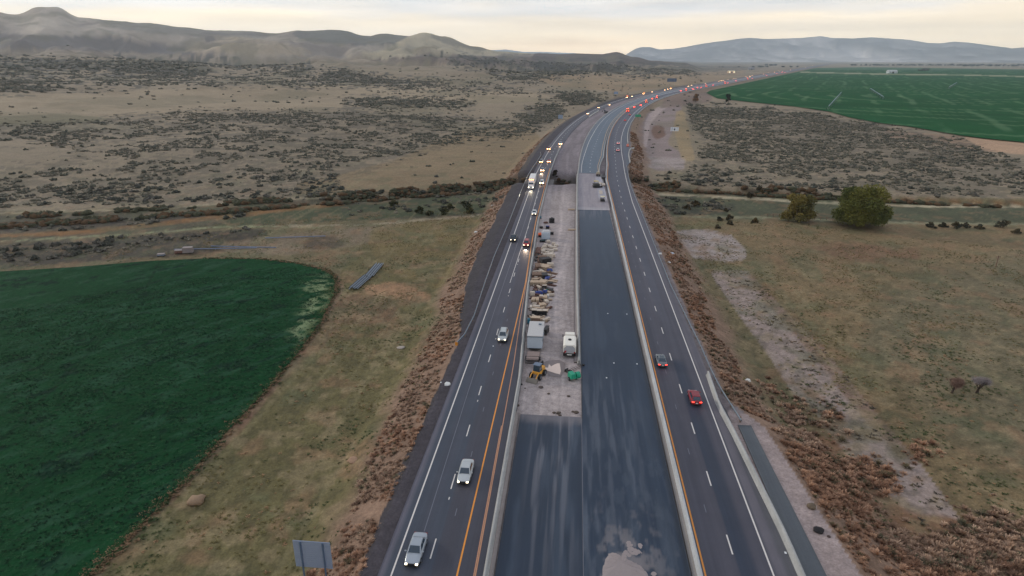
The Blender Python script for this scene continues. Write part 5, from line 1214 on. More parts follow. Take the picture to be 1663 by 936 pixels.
# white tank truck facing away
def tank_truck():
    x, y = Mp(924.5, 582); r = empty('tank_truck', (x, y+4.2, MZ), 0, 'white tank truck facing away on the dirt beside the middle barrier', 'truck')
    wht = paintm('tank_white', (214,208,196), rough=.4); gy = mat('tank_end_grey', (150,152,156), rough=.5)
    rings = []
    for yy, k in [(-4.0, .9), (-3.85, 1), (.3, 1), (.45, .9)]:
        rings.append([(1.22*k*max(-1, min(1, 1.25*math.cos(a))), yy, 1.75+.92*k*max(-1, min(1, 1.25*math.sin(a)))) for a in np.linspace(0, 2*math.pi, 20, endpoint=False)])
    MB().ring(rings).build('tank', wht, r, smooth_=False, bevel=.03)
    m_ = MB(); m_.ring([[(-1.0, -4.01, 1.0), (1.0, -4.01, 1.0), (1.1, -4.01, 1.9), (.6, -4.01, 2.45), (-.6, -4.01, 2.45), (-1.1, -4.01, 1.9)], [(-1.0, -4.07, 1.0), (1.0, -4.07, 1.0), (1.1, -4.07, 1.9), (.6, -4.07, 2.45), (-.6, -4.07, 2.45), (-1.1, -4.07, 1.9)]]); m_.build('end_cap', gy, r)
    m_ = MB(); m_.tube((0, -1.7, 2.6), (0, -1.7, 2.82), .32, n=14); m_.build('hatch', blk, r)
    m_ = MB(); m_.box((0, 1.45, 1.75), (2.0, 1.5, 1.9), top=(.92, .8)); m_.build('cab', wht, r, bevel=.08)
    m_ = MB(); m_.box((0, .76, 2.1), (1.5, .05, .55)); m_.build('rear_window', glassm, r)
    m_ = MB(); m_.ring([[(-.86, 2.24, 1.85), (.86, 2.24, 1.85), (.8, 2.1, 2.55), (-.8, 2.1, 2.55)], [(-.86, 2.29, 1.86), (.86, 2.29, 1.86), (.8, 2.15, 2.57), (-.8, 2.15, 2.57)]]); m_.build('windshield', glassm, r)
    m_ = MB(); m_.box((0, 3.1, 1.25), (1.3, 1.7, 1.0), top=(.88, .95)); m_.build('hood', mat('hood_blue_grey', (46,66,84), rough=.3), r, bevel=.06)
    m_ = MB(); m_.box((0, 4.12, 1.2), (1.5, .4, .95)); m_.build('nose', wht, r, bevel=.08)
    m_ = MB(); m_.box((0, .2, .62), (.9, 8.0, .26)); m_.build('chassis', blk, r)
    m_ = MB(); m_.box((0, -4.15, .72), (2.3, .2, .4)); m_.build('rear_bumper', blk, r); m_ = MB(); m_.box((0, -4.27, .75), (.9, .04, .2)); m_.build('licence_plate', platem, r)
    for sx_ in (-1, 1):
        for yy in (-3.0, -1.9, 3.2): wheel(r, sx_*1.02, yy, .5, .34)
        m_ = MB(); m_.box((sx_*1.36, 1.75, 1.95), (.16, .12, .6)); m_.build('mirror', blk, r)
        m_ = MB(); m_.box((sx_*.95, -4.13, 1.15), (.24, .08, .3)); m_.build('taillight', TAILo, r)
        m_ = MB(); m_.box((sx_*.6, 4.35, 1.15), (.3, .05, .2)); m_.build('headlight', chromem, r)
    m_ = MB(); m_.tube((-.75, -4.1, 1.5), (-.75, -4.25, 1.2), .14, n=8); m_.build('hose_reel', mat('hose_red', (150,36,40)), r)
tank_truck()
# office trailer
def office():
    x, y = Mp(867.5, 572); r = empty('office_trailer', (x+.1, y+3.6, MZ), 0, 'large white office trailer with grey roof between the barrier and the dirt track', 'trailer')
    m_ = MB(); m_.box((0, 0, 2.05), (2.9, 7.2, 2.5)); m_.build('body', offw, r, bevel=.04)
    m_ = MB(); m_.box((0, 0, 3.36), (3.0, 7.3, .12)); m_.build('roof', roofw, r)
    m_ = MB(); m_.box((0, -3.68, 3.2), (3.02, .06, .12)); m_.build('eave_trim', mat('trim_blue_grey', (96,112,128)), r)
    m_ = MB(); m_.box((.7, 1.9, 3.55), (.6, .35, .26)); m_.build('roof_vent', galv, r)
    m_ = MB(); m_.box((1.47, -.8, 1.9), (.05, .9, 1.9)); m_.build('door', galv, r)
    for yy in (-2.4, 1.6): m_ = MB(); m_.box((1.47, yy, 2.3), (.05, 1.1, .7)); m_.build('window', glassm, r)
    m_ = MB(); m_.box((0, 0, .62), (2.3, 6.8, .3)); m_.build('frame', blk, r)
    for sx_ in (-1, 1):
        for yy in (-.6, .6): wheel(r, sx_*1.15, yy, .38, .25)
office()
def flat_trailer():
    x, y = Mp(863.5, 598); r = empty('flatbed_trailer', (x, y+2.8, MZ), 0, 'empty wood decked flatbed trailer with steel end rack in front of the office trailer', 'trailer')
    m_ = MB(); [m_.box((-1.08+.24*k, .9, .72), (.21, 3.6, .06)) for k in range(10)]; m_.build('deck', mat('deck_wood', (134,118,112), rough=.9, var=.2), r)
    m_ = MB(); m_.box((-1.2, .3, .6), (.1, 5, .16)).box((1.2, .3, .6), (.1, 5, .16)).box((0, -2.1, .6), (2.4, .1, .16)).box((0, -1.2, .6), (2.4, .1, .12)); m_.build('frame', steel, r)
    m_ = MB(); [m_.box((sx_*1.2, yy, 1.1), (.08, .08, .9)) for sx_ in (-1, 1) for yy in (-2.1, -1.0)]; m_.box((0, -2.1, 1.5), (2.4, .07, .07)).box((0, -2.1, 1.15), (2.4, .06, .06)).box((0, -1.0, 1.5), (2.4, .07, .07)); m_.build('end_rack', steel, r)
    for sx_ in (-1, 1): wheel(r, sx_*1.32, .6, .36, .22)
flat_trailer()
def loader():
    x, y = Mp(873, 617); r = empty('backhoe_loader', (x, y+1.2, MZ), math.radians(158), 'yellow wheel loader with dark cab and lowered bucket at the end of the flatbed trailer', 'loader')
    m_ = MB(); m_.box((0, -.9, 1.15), (1.3, 1.8, .8), top=(.9, .9)); m_.build('engine_hood', yel, r, bevel=.06)
    m_ = MB(); m_.box((0, .35, 1.05), (1.5, 1.0, .6)); m_.build('body', yel, r, bevel=.05)
    m_ = MB(); m_.box((0, .2, 1.9), (1.3, 1.2, 1.2), top=(.85, .8)); m_.build('cab', glassm, r, bevel=.04)
    m_ = MB(); m_.box((0, .2, 2.55), (1.35, 1.25, .12)); m_.build('cab_roof', mat('cab_roof_grey', (96,108,124)), r, bevel=.03)
    for sx_ in (-1, 1):
        m_ = MB(); m_.tube((sx_*.62, .3, 1.3), (sx_*.6, 1.6, 1.0), .09).tube((sx_*.6, 1.6, 1.0), (sx_*.6, 2.3, .4), .09); m_.build('lift_arm', yel, r)
        for yy in (-.95, 1.0): wheel(r, sx_*.85, yy, .55, .4)
    m_ = MB(); m_.ring([[(-1.05, 2.25, .15), (-1.05, 2.9, .05), (-1.05, 2.3, .75)], [(1.05, 2.25, .15), (1.05, 2.9, .05), (1.05, 2.3, .75)]]); m_.build('bucket', mat('bucket_steel', (112,106,98), metal=.3), r)
    m_ = MB(); m_.box((.2, -2.1, 1.2), (.2, .8, 1.7)).box((0, -1.85, .7), (1.1, .2, .3)).tube((.2, -2.4, 1.9), (.9, -2.7, .9), .1); m_.build('rear_boom', blk, r)
loader()
def green_machine():
    x, y = Mp(931.5, 620); r = empty('green_compressor', (x, y+.8, MZ), math.radians(28), 'bright green towed machine with round drum near the middle barrier end', 'machine')
    m_ = MB(); m_.box((-.35, 0, .95), (1.1, 1.5, .9), top=(.8, .9)); m_.build('housing', grn, r, bevel=.07)
    m_ = MB(); m_.tube((.25, -.3, .9), (.95, -.3, .9), .62, .62, n=18); m_.build('drum', grn, r, bevel=.03)
    m_ = MB(); m_.tube((.94, -.3, .9), (.98, -.3, .9), .45, n=16); m_.build('drum_mouth', blk, r)
    for sx_ in (-.95, .4): wheel(r, sx_, -.1, .34, .2)
    m_ = MB(); m_.tube((-.3, .7, .5), (0, 2.6, .5), .06).tube((.3, .7, .5), (0, 2.6, .5), .06).box((0, 2.7, .35), (.12, .12, .6)); m_.build('tow_bar', steel, r)
green_machine()
def light_tower():
    x, y = Mp(936, 601.5); r = empty('folded_conveyor', (x, y, MZ), math.radians(-42), 'folded dark steel lattice mast lying between the green machine and the barrier', 'mast')
    m_ = MB()
    for a in (-.18, .18):
        for z in (.3, .62): m_.tube((a, -1.7, z), (a, 1.8, z), .035, n=5)
    for k in range(8): m_.tube((-.18, -1.7+k*.45, .3), (.18, -1.3+k*.45, .62), .025, n=5)
    m_.build('mast', steel, r); m_ = MB(); m_.box((0, -1.8, .35), (.6, .5, .5)).box((0, 1.9, .35), (.4, .3, .4)); m_.build('base', blk, r)
    m_ = MB(); m_.box((-.9, -1.7, .3), (.12, .9, .5)); m_.build('outrigger', steel, r)
light_tower()
# dried concrete spill
sp = MB(); pts = [(883.5,597.5),(890,598),(891.5,592),(895,596),(900,593),(905,591),(909,591),(911,603),(909.5,609),(903,607.5),(897,605.5),(889,603)]
sp.poly([(*Mp(a, b_, MZ), MZ+.09) for a, b_ in pts]); o_ = sp.build('concrete_spill', mat('fresh_concrete', (196,178,166), rough=.5, var=.06)); tag(o_, kind='structure')
sp = MB(); sp.poly([(*Mp(a, b_, MZ), MZ+.06) for a, b_ in [(880,590),(890,586),(908,585),(918,590),(917,602),(911,613),(900,613),(893,611),(884,604),(880,598)]]); o_ = sp.build('wet_ground', mat('wet_dirt', (108,98,96), rough=.5, var=.15)); tag(o_, kind='structure')
# spill on the new asphalt at the bottom
sp = MB(); pts = [(976,945),(979,925),(984,908),(989,899),(996,897),(1004,900),(1012,905),(1022,910),(1032,914),(1040,920),(1050,930),(1062,950)]
rj = random.Random(8); jag = []
for (xa, ya), (xb, yb) in zip(pts, pts[1:]+pts[:1]):
    for q in range(6): t_ = q/6; jag.append((xa+(xb-xa)*t_+rj.uniform(-1.1, 1.1), ya+(yb-ya)*t_+rj.uniform(-.9, .9)))
cxm = sum(p[0] for p in jag)/len(jag); cym = sum(p[1] for p in jag)/len(jag)
outer = [(*G(a, b_, .07), .068) for a, b_ in jag]; inner = [(*G(cxm+(a-cxm)*.86, cym+(b_-cym)*.86, .1), .12+rj.uniform(0, .05)) for a, b_ in jag]; inn2 = [(*G(cxm+(a-cxm)*.4, cym+(b_-cym)*.4, .1), .2+rj.uniform(0, .06)) for a, b_ in jag]
sp.ring([outer, inner, inn2], close=False); sp.poly(inn2); o_ = sp.build('sand_spill', mat('sand_spill', (136,126,124), rough=.9, var=.1, bump=.3)); tag(o_, kind='structure')
sp = MB(); rs = random.Random(5)
for cx, cy, n, sx_, sy_ in [(1028,896,26,11,4.5),(1022,885,9,6,6),(1016,902,12,10,3),(1062,930,2,1,4),(1040,888,3,3,2)]:
    for _ in range(n):
        a, b_ = cx+rs.gauss(0, sx_*.5), cy+rs.gauss(0, sy_*.5); x, y = G(a, b_, .075); q = rs.uniform(.08, .3); sp.poly([(x+q*math.cos(t)*rs.uniform(.6, 1.2), y+q*1.3*math.sin(t)*rs.uniform(.6, 1.2), .074+.0004*_) for t in np.linspace(0, 6.28, 8, endpoint=False)])
o_ = sp.build('sand_splashes', mats['sand_spill']); tag(o_, kind='structure')

# storage items: name, px, py(base), width, depth, height, material, label
def crate(px, py, w_, d_, h, m, name, label, yaw=0, kind='box', cat=None, group=None):
    x, y = Mp(px, py); ya = math.radians(yaw); hwid = abs(w_/2*math.cos(ya))+abs(d_/2*math.sin(ya)); hdep = abs(w_/2*math.sin(ya))+abs(d_/2*math.cos(ya))-d_/2
    x = max(x, float(pw(y, LBo))+.42+hwid); y += max(hdep, 0)
    r = empty(name, (x, y+d_/2, MZ), math.radians(yaw), label, cat or name.split('_')[-1], group); rd = random.Random(int(px*7+py))
    if kind == 'boards':       # banded stack of boards on skids
        nb = max(int(w_/.22), 3); nl = max(int(h/.16), 2); m_ = MB()
        for l_ in range(nl):
            for k in range(nb): m_.box((-w_/2+(k+.5)*w_/nb, rd.uniform(-.12, .12), .16+(l_+.5)*h/nl), (w_/nb*.86, d_*rd.uniform(.9, 1), h/nl*.8))
        m_.build('boards', m, r); m_ = MB(); [m_.box((0, yy, .07), (w_, .12, .14)) for yy in (-d_*.35, d_*.35)]; m_.box((0, 0, .07), (.12, d_*.7, .08)); m_.build('skid', oldwood, r)
    elif kind == 'pipes':
        m_ = MB(); rr = h/4; n = max(int(w_/(2*rr)), 2)
        for l_ in range(2):
            for k in range(n-l_): m_.tube((-w_/2+rr*(2*k+1+l_), -d_/2+rd.uniform(-.3, .2), rr+l_*rr*1.75), (-w_/2+rr*(2*k+1+l_), d_/2+rd.uniform(-.2, .3), rr+l_*rr*1.75), rr*.92, n=7)
        m_.build('pipes', m, r)
    elif kind == 'wrap':
        m_ = MB(); m_.box((0, 0, .14+h/2), (w_, d_, h), top=(.86, .86)); m_.build('wrapped_load', m, r, bevel=.09); m_ = MB(); [m_.box((xx, 0, .07), (.12, d_*.95, .14)) for xx in (-w_*.4, 0, w_*.4)]; m_.build('pallet', oldwood, r)
    elif kind == 'tarp':
        rings = []
        for k, (q, z) in enumerate([(1.12, .02), (1.0, h*.5), (.85, h*.95), (.4, h*1.08)]):
            rings.append([(w_/2*q*max(-1, min(1, 1.3*math.cos(a)))*rd.uniform(.9, 1.08), d_/2*q*max(-1, min(1, 1.3*math.sin(a)))*rd.uniform(.9, 1.08), z+rd.uniform(-.04, .04)*(k > 0)) for a in np.linspace(0, 2*math.pi, 14, endpoint=False)])
        MB().ring(rings).build('tarp', m, r); m_ = MB(); m_.box((0, 0, h*.3), (w_*.8, d_*.8, h*.5)); m_.build('load', oldwood, r)
    elif kind == 'open':       # dark open fronted box with pale lid
        m_ = MB(); m_.box((0, 0, h+.12), (w_, d_, .12)); m_.build('lid', m, r, bevel=.02); m_ = MB(); m_.box((0, .05, .12+h*.48), (w_*.94, d_*.9, h*.92)); m_.build('body', blk if name != 'brown_crate' else oldwood, r)
        m_ = MB(); [m_.box((xx*w_*.42, yy*d_*.42, .06), (.12, .12, .12)) for xx in (-1, 1) for yy in (-1, 1)]; m_.build('feet', oldwood, r)
    return r
B = [
 (863.5,465,3.0,1.6,.8,lumber,'lumber_stack','long pale stack of lumber against the left barrier, nearest of the yellow stacks',0,'boards','lumber'),
 (881.5,466,1.5,2.2,.9,lumber,'lumber_stack','pale tilted lumber bundle right of the long pale stack',-18,'boards','lumber'),
 (869,474.5,1.6,.9,.5,rusty,'steel_bundle','short rusty steel bundle tucked below the long pale lumber stack',90,'pipes','steel'),
 (864,452,2.4,2.4,.7,oldwood,'timber_stack','dark brown timber pile beside the left barrier behind the pale lumber',4,'boards','timber'),
 (873,440,1.2,3.2,.9,oldwood,'timber_stack','leaning brown timbers next to the barrier midway along the yard',10,'boards','timber'),
 (884,440,2.2,2.6,.7,lumber,'lumber_stack','slanted pale boards in front of the blue tarp',-24,'boards','lumber'),
 (893.5,434.5,1.8,1.0,.9,wrap,'wrapped_pallet','pale wrapped pallet sitting above the small blue tarp',0,'wrap','pallet'),
 (892.5,441,1.3,.8,.5,tarpb,'blue_tarp','small bright blue tarp bundle at the edge of the dirt track',0,'tarp','tarp'),
 (893,423,1.6,1.6,1.5,wrap,'concrete_block','large pale concrete block at the near end of the grey sack field',0,'wrap','block'),
 (885,430,2.6,1.8,1.2,steel,'formwork_pile','dark steel formwork pile left of the large pale block',30,'boards','steel'),
 (872,415,1.6,5.6,.8,rusty,'steel_beams','bundle of rusty red steel beams lying along the left barrier',0,'pipes','steel'),
 (876,428,1.2,3.4,.6,rusty,'steel_beams','second rusty beam bundle nearer than the red one along the barrier',4,'pipes','steel'),
 (884,454,1.3,2.2,.9,steel,'formwork_rack','dark grey formwork rack in the middle of the yard',8,'boards','steel'),
 (889,456,1.2,1.2,.7,tarpb,'blue_drum_pile','dark blue tarp heap with a loose drum in the middle of the yard',15,'tarp','tarp'),
 (893,449,.35,4.2,.3,oldwood,'timber_pole','long dark timber pole lying diagonally toward the dirt track',58,'boards','timber'),
 (894,462,.5,3.2,.2,lumber,'loose_boards','loose pale boards fanned out towards the dirt track',74,'boards','lumber'),
 (897,459,.3,3.0,.2,lumber,'loose_boards','thin pale board pointing at the dirt track above the fanned ones',62,'boards','lumber'),
 (884,471,1.0,.5,.9,wrap,'wrapped_pallet','small pale crate beside the green netting',0,'open','crate'),
 (889,474,.9,.8,.4,grn,'green_netting','small heap of green netting behind the long blue tarp',0,'tarp','netting'),
 (875,480,1.6,.7,.8,tarpb,'blue_tarp','left half of the long blue tarp in the middle of the yard',6,'tarp','tarp'),
 (885,478,1.1,.7,.8,tarpb,'blue_tarp','right half of the long blue tarp in the middle of the yard',-8,'tarp','tarp'),
 (864.5,482,1.1,.8,.9,wrap,'wrapped_pallet','pale square pallet in the corner between barrier and long blue tarp',0,'wrap','pallet'),
 (866,493,.8,1.8,.7,lumber,'shutter_stack','narrow pale panel stack against the barrier below the square pallet',-6,'boards','panel'),
 (872,494,.7,1.8,.8,lumber,'shutter_stack','upright pale panel stack next to the narrow one',6,'boards','panel'),
 (879,487,.9,1.0,.7,wrap,'wrapped_pallet','small pale load just below the long blue tarp',10,'wrap','pallet'),
 (885,490,.8,1.7,.8,lumber,'shutter_stack','pale panel stack at the right side of the yard beside a white sheet',-10,'boards','panel'),
 (890,487,.5,.7,.9,roofw,'white_sheet','small bright white sheet load at the yard edge near the dirt track',0,'wrap','sheet'),
 (868,496.5,1.1,.5,.4,wrap,'wrapped_pallet','low pale bag pallet against the barrier above the grey slab',0,'wrap','pallet'),
 (871,502,1.6,.9,.5,wrap,'concrete_slab','long pale slab behind the three dark fronted crates',0,'wrap','slab'),
 (862,505,.6,1.4,.7,wrap,'wrapped_pallet','narrow rounded pale load against the barrier left of the long slab',0,'wrap','pallet'),
 (881,501,1.2,1.4,.6,lumber,'shutter_stack','crossed pale panels behind the right two dark fronted crates',20,'boards','panel'),
 (887,494,.9,1.2,.5,wrap,'wrapped_pallet','curved pale load at the yard edge',30,'wrap','pallet'),
 (867.5,512.5,1.05,1.0,1.0,wrap,'storage_crate','left one of three dark fronted crates with pale lids',0,'open','crate'),
 (876.2,513.5,1.05,1.0,1.0,wrap,'storage_crate','middle one of three dark fronted crates with pale lids',0,'open','crate'),
 (884,513.5,1.05,1.0,1.0,wrap,'storage_crate','right one of three dark fronted crates with pale lids',0,'open','crate'),
 (889,509,.35,3.0,.3,lumber,'loose_boards','thin pale boards along the right side of the dark fronted crates',-6,'boards','lumber'),
 (870,525.5,1.7,1.1,1.0,lumber,'brown_crate','tan crate with pale lid directly behind the office trailer',0,'open','crate'),
 (883,524,1.5,.8,.5,lumber,'lumber_stack','short boards stacked right of the tan crate behind the office trailer',0,'boards','lumber'),
 (858.5,527,.6,.8,.9,mat('teal_paint', (24,88,108)),'teal_barrel','teal container wedged between the barrier and the office trailer',0,'wrap','container'),
 (886.5,546,.7,2.2,1.1,steel,'scrap_rack','dark scrap rack leaning beside the right wall of the office trailer',-12,'boards','rack'),
 (859,548,.6,2.2,1.1,steel,'steel_rack','dark steel rack between the barrier and the left wall of the office trailer',0,'boards','rack'),
 (880,422,2.2,1.3,.6,oldwood,'timber_stack','brown timber pile between the rusty beams and the grey sacks',10,'boards','timber'),
 (866,442,1.4,1.6,.6,rusty,'steel_bundle','short rusty rod bundle against the barrier beside the leaning timbers',-10,'pipes','steel'),
 (868,458,1.0,2.0,.5,oldwood,'timber_stack','low brown boards behind the long pale lumber stack',80,'boards','timber'),
 (877,490,.8,1.2,.6,oldwood,'timber_stack','small dark timber heap in the centre below the blue tarps',45,'boards','timber'),
 (859,536,.5,1.4,.5,blk,'black_bin','low black bin between barrier and office trailer',0,'wrap','bin'),
]
for q in B:
    crate(q[0], q[1], q[2]*1.12, q[3]*1.1, q[4]*1.1, q[5], q[6], q[7], yaw=q[8], kind=q[9], cat=q[10])
rs = random.Random(3)
for k in range(150):
    py = rs.uniform(404, 530); pxl = np.interp(py, [404, 460, 530], [871, 863, 859]); pxr = np.interp(py, [404, 460, 530], [888, 897, 889]); px = rs.uniform(pxl, pxr)
    kd = rs.choice(['boards', 'pipes', 'boards', 'wrap']); mm = rs.choice([lumber, oldwood, rusty, steel, lumber, wrap])
    long_ = rs.uniform(1.2, 2.8) if kd != 'wrap' else rs.uniform(.5, .9)
    crate(px, py, rs.uniform(.3, .8), long_, rs.uniform(.2, .6), mm, 'form_timber', 'loose form timber or scrap lying among the stacks in the median yard', yaw=rs.uniform(-80, 80), kind=kd, cat='scrap', group='loose scrap among the yard stacks')
SK = [(890.5,395.5),(899,399.5),(903,402),(886,402),(893,403.5),(884,405.5),(896,405),(901,405.5),(884,409),(890,409.5),(896,410),(902,408.5),(881.5,412),(889,414),(896,414.5),(885,418),(892,418),(898,419)]
for k, (px, py) in enumerate(SK):
    crate(px, py, 1.1+.3*rs.random(), .9+.3*rs.random(), .55+.3*rs.random(), wrap, 'cement_sack', 'pale grey bulk sack in the field of sacks by the dirt track', yaw=rs.uniform(-25, 25), kind='wrap', cat='sack', group='pale bulk sacks in the yard')
def small_container():
    x, y = Mp(886, 390); r = empty('storage_container', (x, y+1.7, MZ), math.radians(-3), 'white storage container with sloped lid beside the orange tank', 'container')
    m_ = MB(); m_.box((0, 0, 1.2), (2.5, 3.2, 2.1)); m_.build('body', offw, r, bevel=.04); m_ = MB(); m_.box((0, .3, 2.42), (2.5, 2.6, .3), top=(.8, .8)); m_.build('lid', roofw, r, bevel=.03)
    m_ = MB(); m_.box((0, -1.62, 1.2), (2.1, .04, 1.9)); m_.build('door', offw, r); m_ = MB(); m_.box((0, 0, .08), (2.2, 3, .16)); m_.build('skid', blk, r)
small_container()
def orange_tank():
    x, y = Mp(877, 386); r = empty('fuel_tank', (x, y+.5, MZ), 0, 'small orange tank between the barrier and the white storage container', 'tank')
    m_ = MB(); m_.tube((-.6, 0, .95), (.6, 0, .95), .42, n=16); m_.build('tank', orangep, r, bevel=.03); m_ = MB(); m_.box((0, 0, .28), (1.2, .7, .5)); m_.build('stand', blk, r); m_ = MB(); m_.tube((.1, 0, 1.35), (.1, 0, 1.6), .1, n=8); m_.build('cap', orangep, r)
orange_tank()
x, y = Mp(896, 362.5); r = empty('water_tank', (x, y+.6, MZ), 0, 'round black water tank standing alone in the dirt yard', 'tank'); m_ = MB(); m_.tube((0, 0, 0), (0, 0, 1.5), .95, n=20).tube((0, 0, 1.5), (0, 0, 1.75), .95, .3, n=20); m_.build('tank', blk, r); m_ = MB(); m_.tube((0, 0, 1.75), (0, 0, 1.85), .25, n=12); m_.build('lid', blk, r)
crate(878, 356, .5, .5, .9, mat('teal_paint'), 'teal_barrel', 'lone teal barrel beside the barrier at the far end of the yard', kind='wrap', cat='barrel')
crate(886, 363.5, 1.5, .9, .6, rusty, 'scrap_heap', 'small scrap heap left of the round black tank', yaw=20, kind='pipes', cat='scrap')
crate(879, 372, 1.0, .9, .6, steel, 'scrap_heap', 'dark scrap heap by the barrier behind the white container', yaw=-20, kind='boards', cat='scrap')
crate(889, 372.5, 1.2, .8, .9, tarpb, 'generator', 'blue generator behind the white container', kind='open', cat='generator'); crate(896, 382, 1.2, .8, .7, blk, 'black_cart', 'black cart right of the white container', kind='open', cat='cart'); crate(881, 394, 1.8, .8, .5, mat('dark_teal', (26,52,58)), 'pump_unit', 'dark teal pump unit in front of the white container', kind='open', cat='pump'); crate(891, 371, .6, .6, .8, red, 'red_can', 'small red can on the blue generator side of the yard', kind='wrap', cat='can')
for px0, px1, py, lb in [(922.5, 933.5, 341.5, 'far one of two pale beams bracing the middle road wall'), (922.5, 936, 374.5, 'near one of two pale beams bracing the middle road wall')]:
    x0, y0 = Mp(px0, py); x1, _y = Mp(px1, py); m_ = MB(); m_.box((0, 0, .3), (x1-x0, .6, .5)); m_.box((-(x1-x0)/2+.2, 0, .1), (.5, .8, .2)); o_ = m_.build('concrete_beam', lumber, None, bevel=.03); o_.location = ((x0+x1)/2, y0, MZ); tag(o_, lb, 'beam')
# retaining edge of the new road against the dirt yard
wl = strip('retaining_wall', [(107,1.2),(150,.95),(215,.8),(235,.85)], [(107,1.75),(150,1.4),(215,1.25),(235,1.3)], 107, 235, .02, 2, lambda O, S: base((126,118,116), O)/EXPO, concm, skirt=.5)
if 'kind' in wl: del wl['kind']
tag(wl, 'low concrete retaining edge beside the dirt yard under the middle barrier', 'wall')
# machines on the bridge deck
def roller():
    x, y = G(968.5, 305.5); r = empty('paving_machine', (x, y+2, .05), math.radians(8), 'dark paving machine with yellow canopy on the bare bridge deck', 'machine')
    m_ = MB(); m_.box((0, 0, 1.0), (2.6, 3.2, 1.0)); m_.build('body', steel, r, bevel=.08); m_ = MB(); m_.box((-.1, .3, 2.55), (1.9, 1.6, .12)); m_.build('canopy', mat('canopy_yellow', (186,164,92)), r); m_ = MB(); [m_.tube((a, b_, 1.4), (a, b_, 2.5), .05) for a in (-.9, .8) for b_ in (-.4, 1.0)]; m_.build('canopy_posts', steel, r)
    m_ = MB(); m_.box((.3, -2.0, .5), (4.2, .8, .6)); m_.build('screed', blk, r, bevel=.05); m_ = MB(); m_.box((0, 2.1, .9), (2.2, 1.2, .8), top=(1.15, 1.1)); m_.build('hopper', blk, r); m_ = MB(); m_.tube((1.9, -1.6, .8), (2.3, -1.2, 2.2), .07); m_.build('handle', steel, r)
    for sx_ in (-1, 1): m_ = MB(); m_.box((sx_*1.2, .2, .4), (.45, 3.2, .75)); m_.build('track', blk, r, bevel=.15)
roller()
def utility_cart():
    x, y = G(978.5, 328.5); r = empty('utility_vehicle', (x, y+1.3, .05), math.radians(5), 'small utility vehicle with pale canopy on the edge of the bridge deck', 'vehicle')
    m_ = MB(); m_.box((0, 0, .65), (1.5, 2.8, .6)); m_.build('body', blk, r, bevel=.08); m_ = MB(); m_.box((0, .1, 1.95), (1.7, 1.7, .12)); m_.build('canopy', mat('canopy_cream', (196,186,150)), r, bevel=.03); m_ = MB(); [m_.tube((a, b_, .9), (a, b_, 1.9), .04) for a in (-.65, .65) for b_ in (-.6, .8)]; m_.build('canopy_posts', steel, r)
    for sx_ in (-1, 1):
        for yy in (-.9, .9): wheel(r, sx_*.7, yy, .32, .2)
utility_cart()
def dark_truck():
    x, y = G(971.5, 287); r = car('pickup', blackp, 'pickup_truck', 'dark parked pickup with pale cap at the far end of the bridge deck', 'pickup', lit='none'); r.location = (x, y+2.5, .07); m_ = MB(); m_.box((0, -1.6, 1.55), (1.8, 2.2, .9), top=(.85, .95)); m_.build('bed_cap', mat('cap_tan', (150,140,122)), r, bevel=.05)
dark_truck()
for px, py, w_, d_, h_, lb, mm in [(980.5,290,1.8,6,.5,'long dark bundle of rebar between the new and right roads',steel),(980,303,1.6,5,.6,'pale stacked forms on the right edge of the bridge deck',wrap),(974.5,300,1.3,6,.15,'pale plank walkway beside the dark paving machine',wrap),(976.5,316,1.4,8,.12,'pale plank walkway behind the small utility vehicle',wrap)]:
    x, y = G(px, py); r = empty('form_stack', (x, y+d_/2, .05), 0, lb, 'forms'); m_ = MB(); [m_.box((-w_/2+(k+.5)*w_/4, 0, h_/2), (w_/4*.85, d_*(1-.06*k), h_)) for k in range(4)]; m_.build('panels', mm, r); m_ = MB(); [m_.box((0, yy, -.02), (w_, .1, .1)) for yy in (-d_*.3, d_*.3)]; m_.build('skid', oldwood, r)
def excavator():
    x, y = G(984, 184.5); r = empty('excavator', (x, y+3, 0), math.radians(40), 'small dark excavator parked in the far median beside the new road', 'excavator')
    for sx_ in (-1, 1): m_ = MB(); m_.box((sx_*1.1, 0, .5), (.6, 3.8, .9)); m_.build('track', blk, r, bevel=.2)
    m_ = MB(); m_.box((0, -.4, 1.6), (2.6, 3.2, 1.1)); m_.build('upper_body', steel, r, bevel=.1); m_ = MB(); m_.box((-.75, .8, 2.3), (1.0, 1.5, 1.5)); m_.build('cab', glassm, r, bevel=.06)
    m_ = MB(); m_.tube((.3, .9, 1.8), (.3, 3.4, 4.6), .25); m_.build('boom', steel, r); m_ = MB(); m_.tube((.3, 3.4, 4.6), (.3, 5.3, 2.2), .18); m_.build('dipper_arm', steel, r); m_ = MB(); m_.box((.3, 5.4, 1.6), (1.1, .8, .9), top=(1, .6)); m_.build('bucket', steel, r)
excavator()
# ---------------------------------------------------------------- signs, markers, far things
def sign(px, py_base, w_, h_, top, label, m, name='road_sign', yaw=0, nposts=2, z=None, back=True, cat='sign', post=None, braces=True):
    x, y, zz_ = ground_pt(px, py_base); r = empty(name, (x, y, zz_), math.radians(yaw), label, cat); po_ = post or galv
    m_ = MB(); m_.box((0, 0, top-h_/2), (w_, .06, h_)); p = m_.build('panel', m, r)
    for k in range(nposts):
        xx = (k-(nposts-1)/2)*w_*.60/(max(nposts-1, 1)); m_ = MB(); m_.box((xx, -.1, (top-.1)/2-.3), (.16, .1, top+.5)); m_.build('post', po_, r)
    if braces:
        m_ = MB(); [m_.box((0, -.05, top-h_*q), (w_*.98, .04, .06)) for q in (.15, .38, .62, .85)]; m_.build('rail', po_, r)
    return r
alum = mat('bare_aluminium', (128,142,164), rough=.45, metal=.3, var=.06, scale=2)
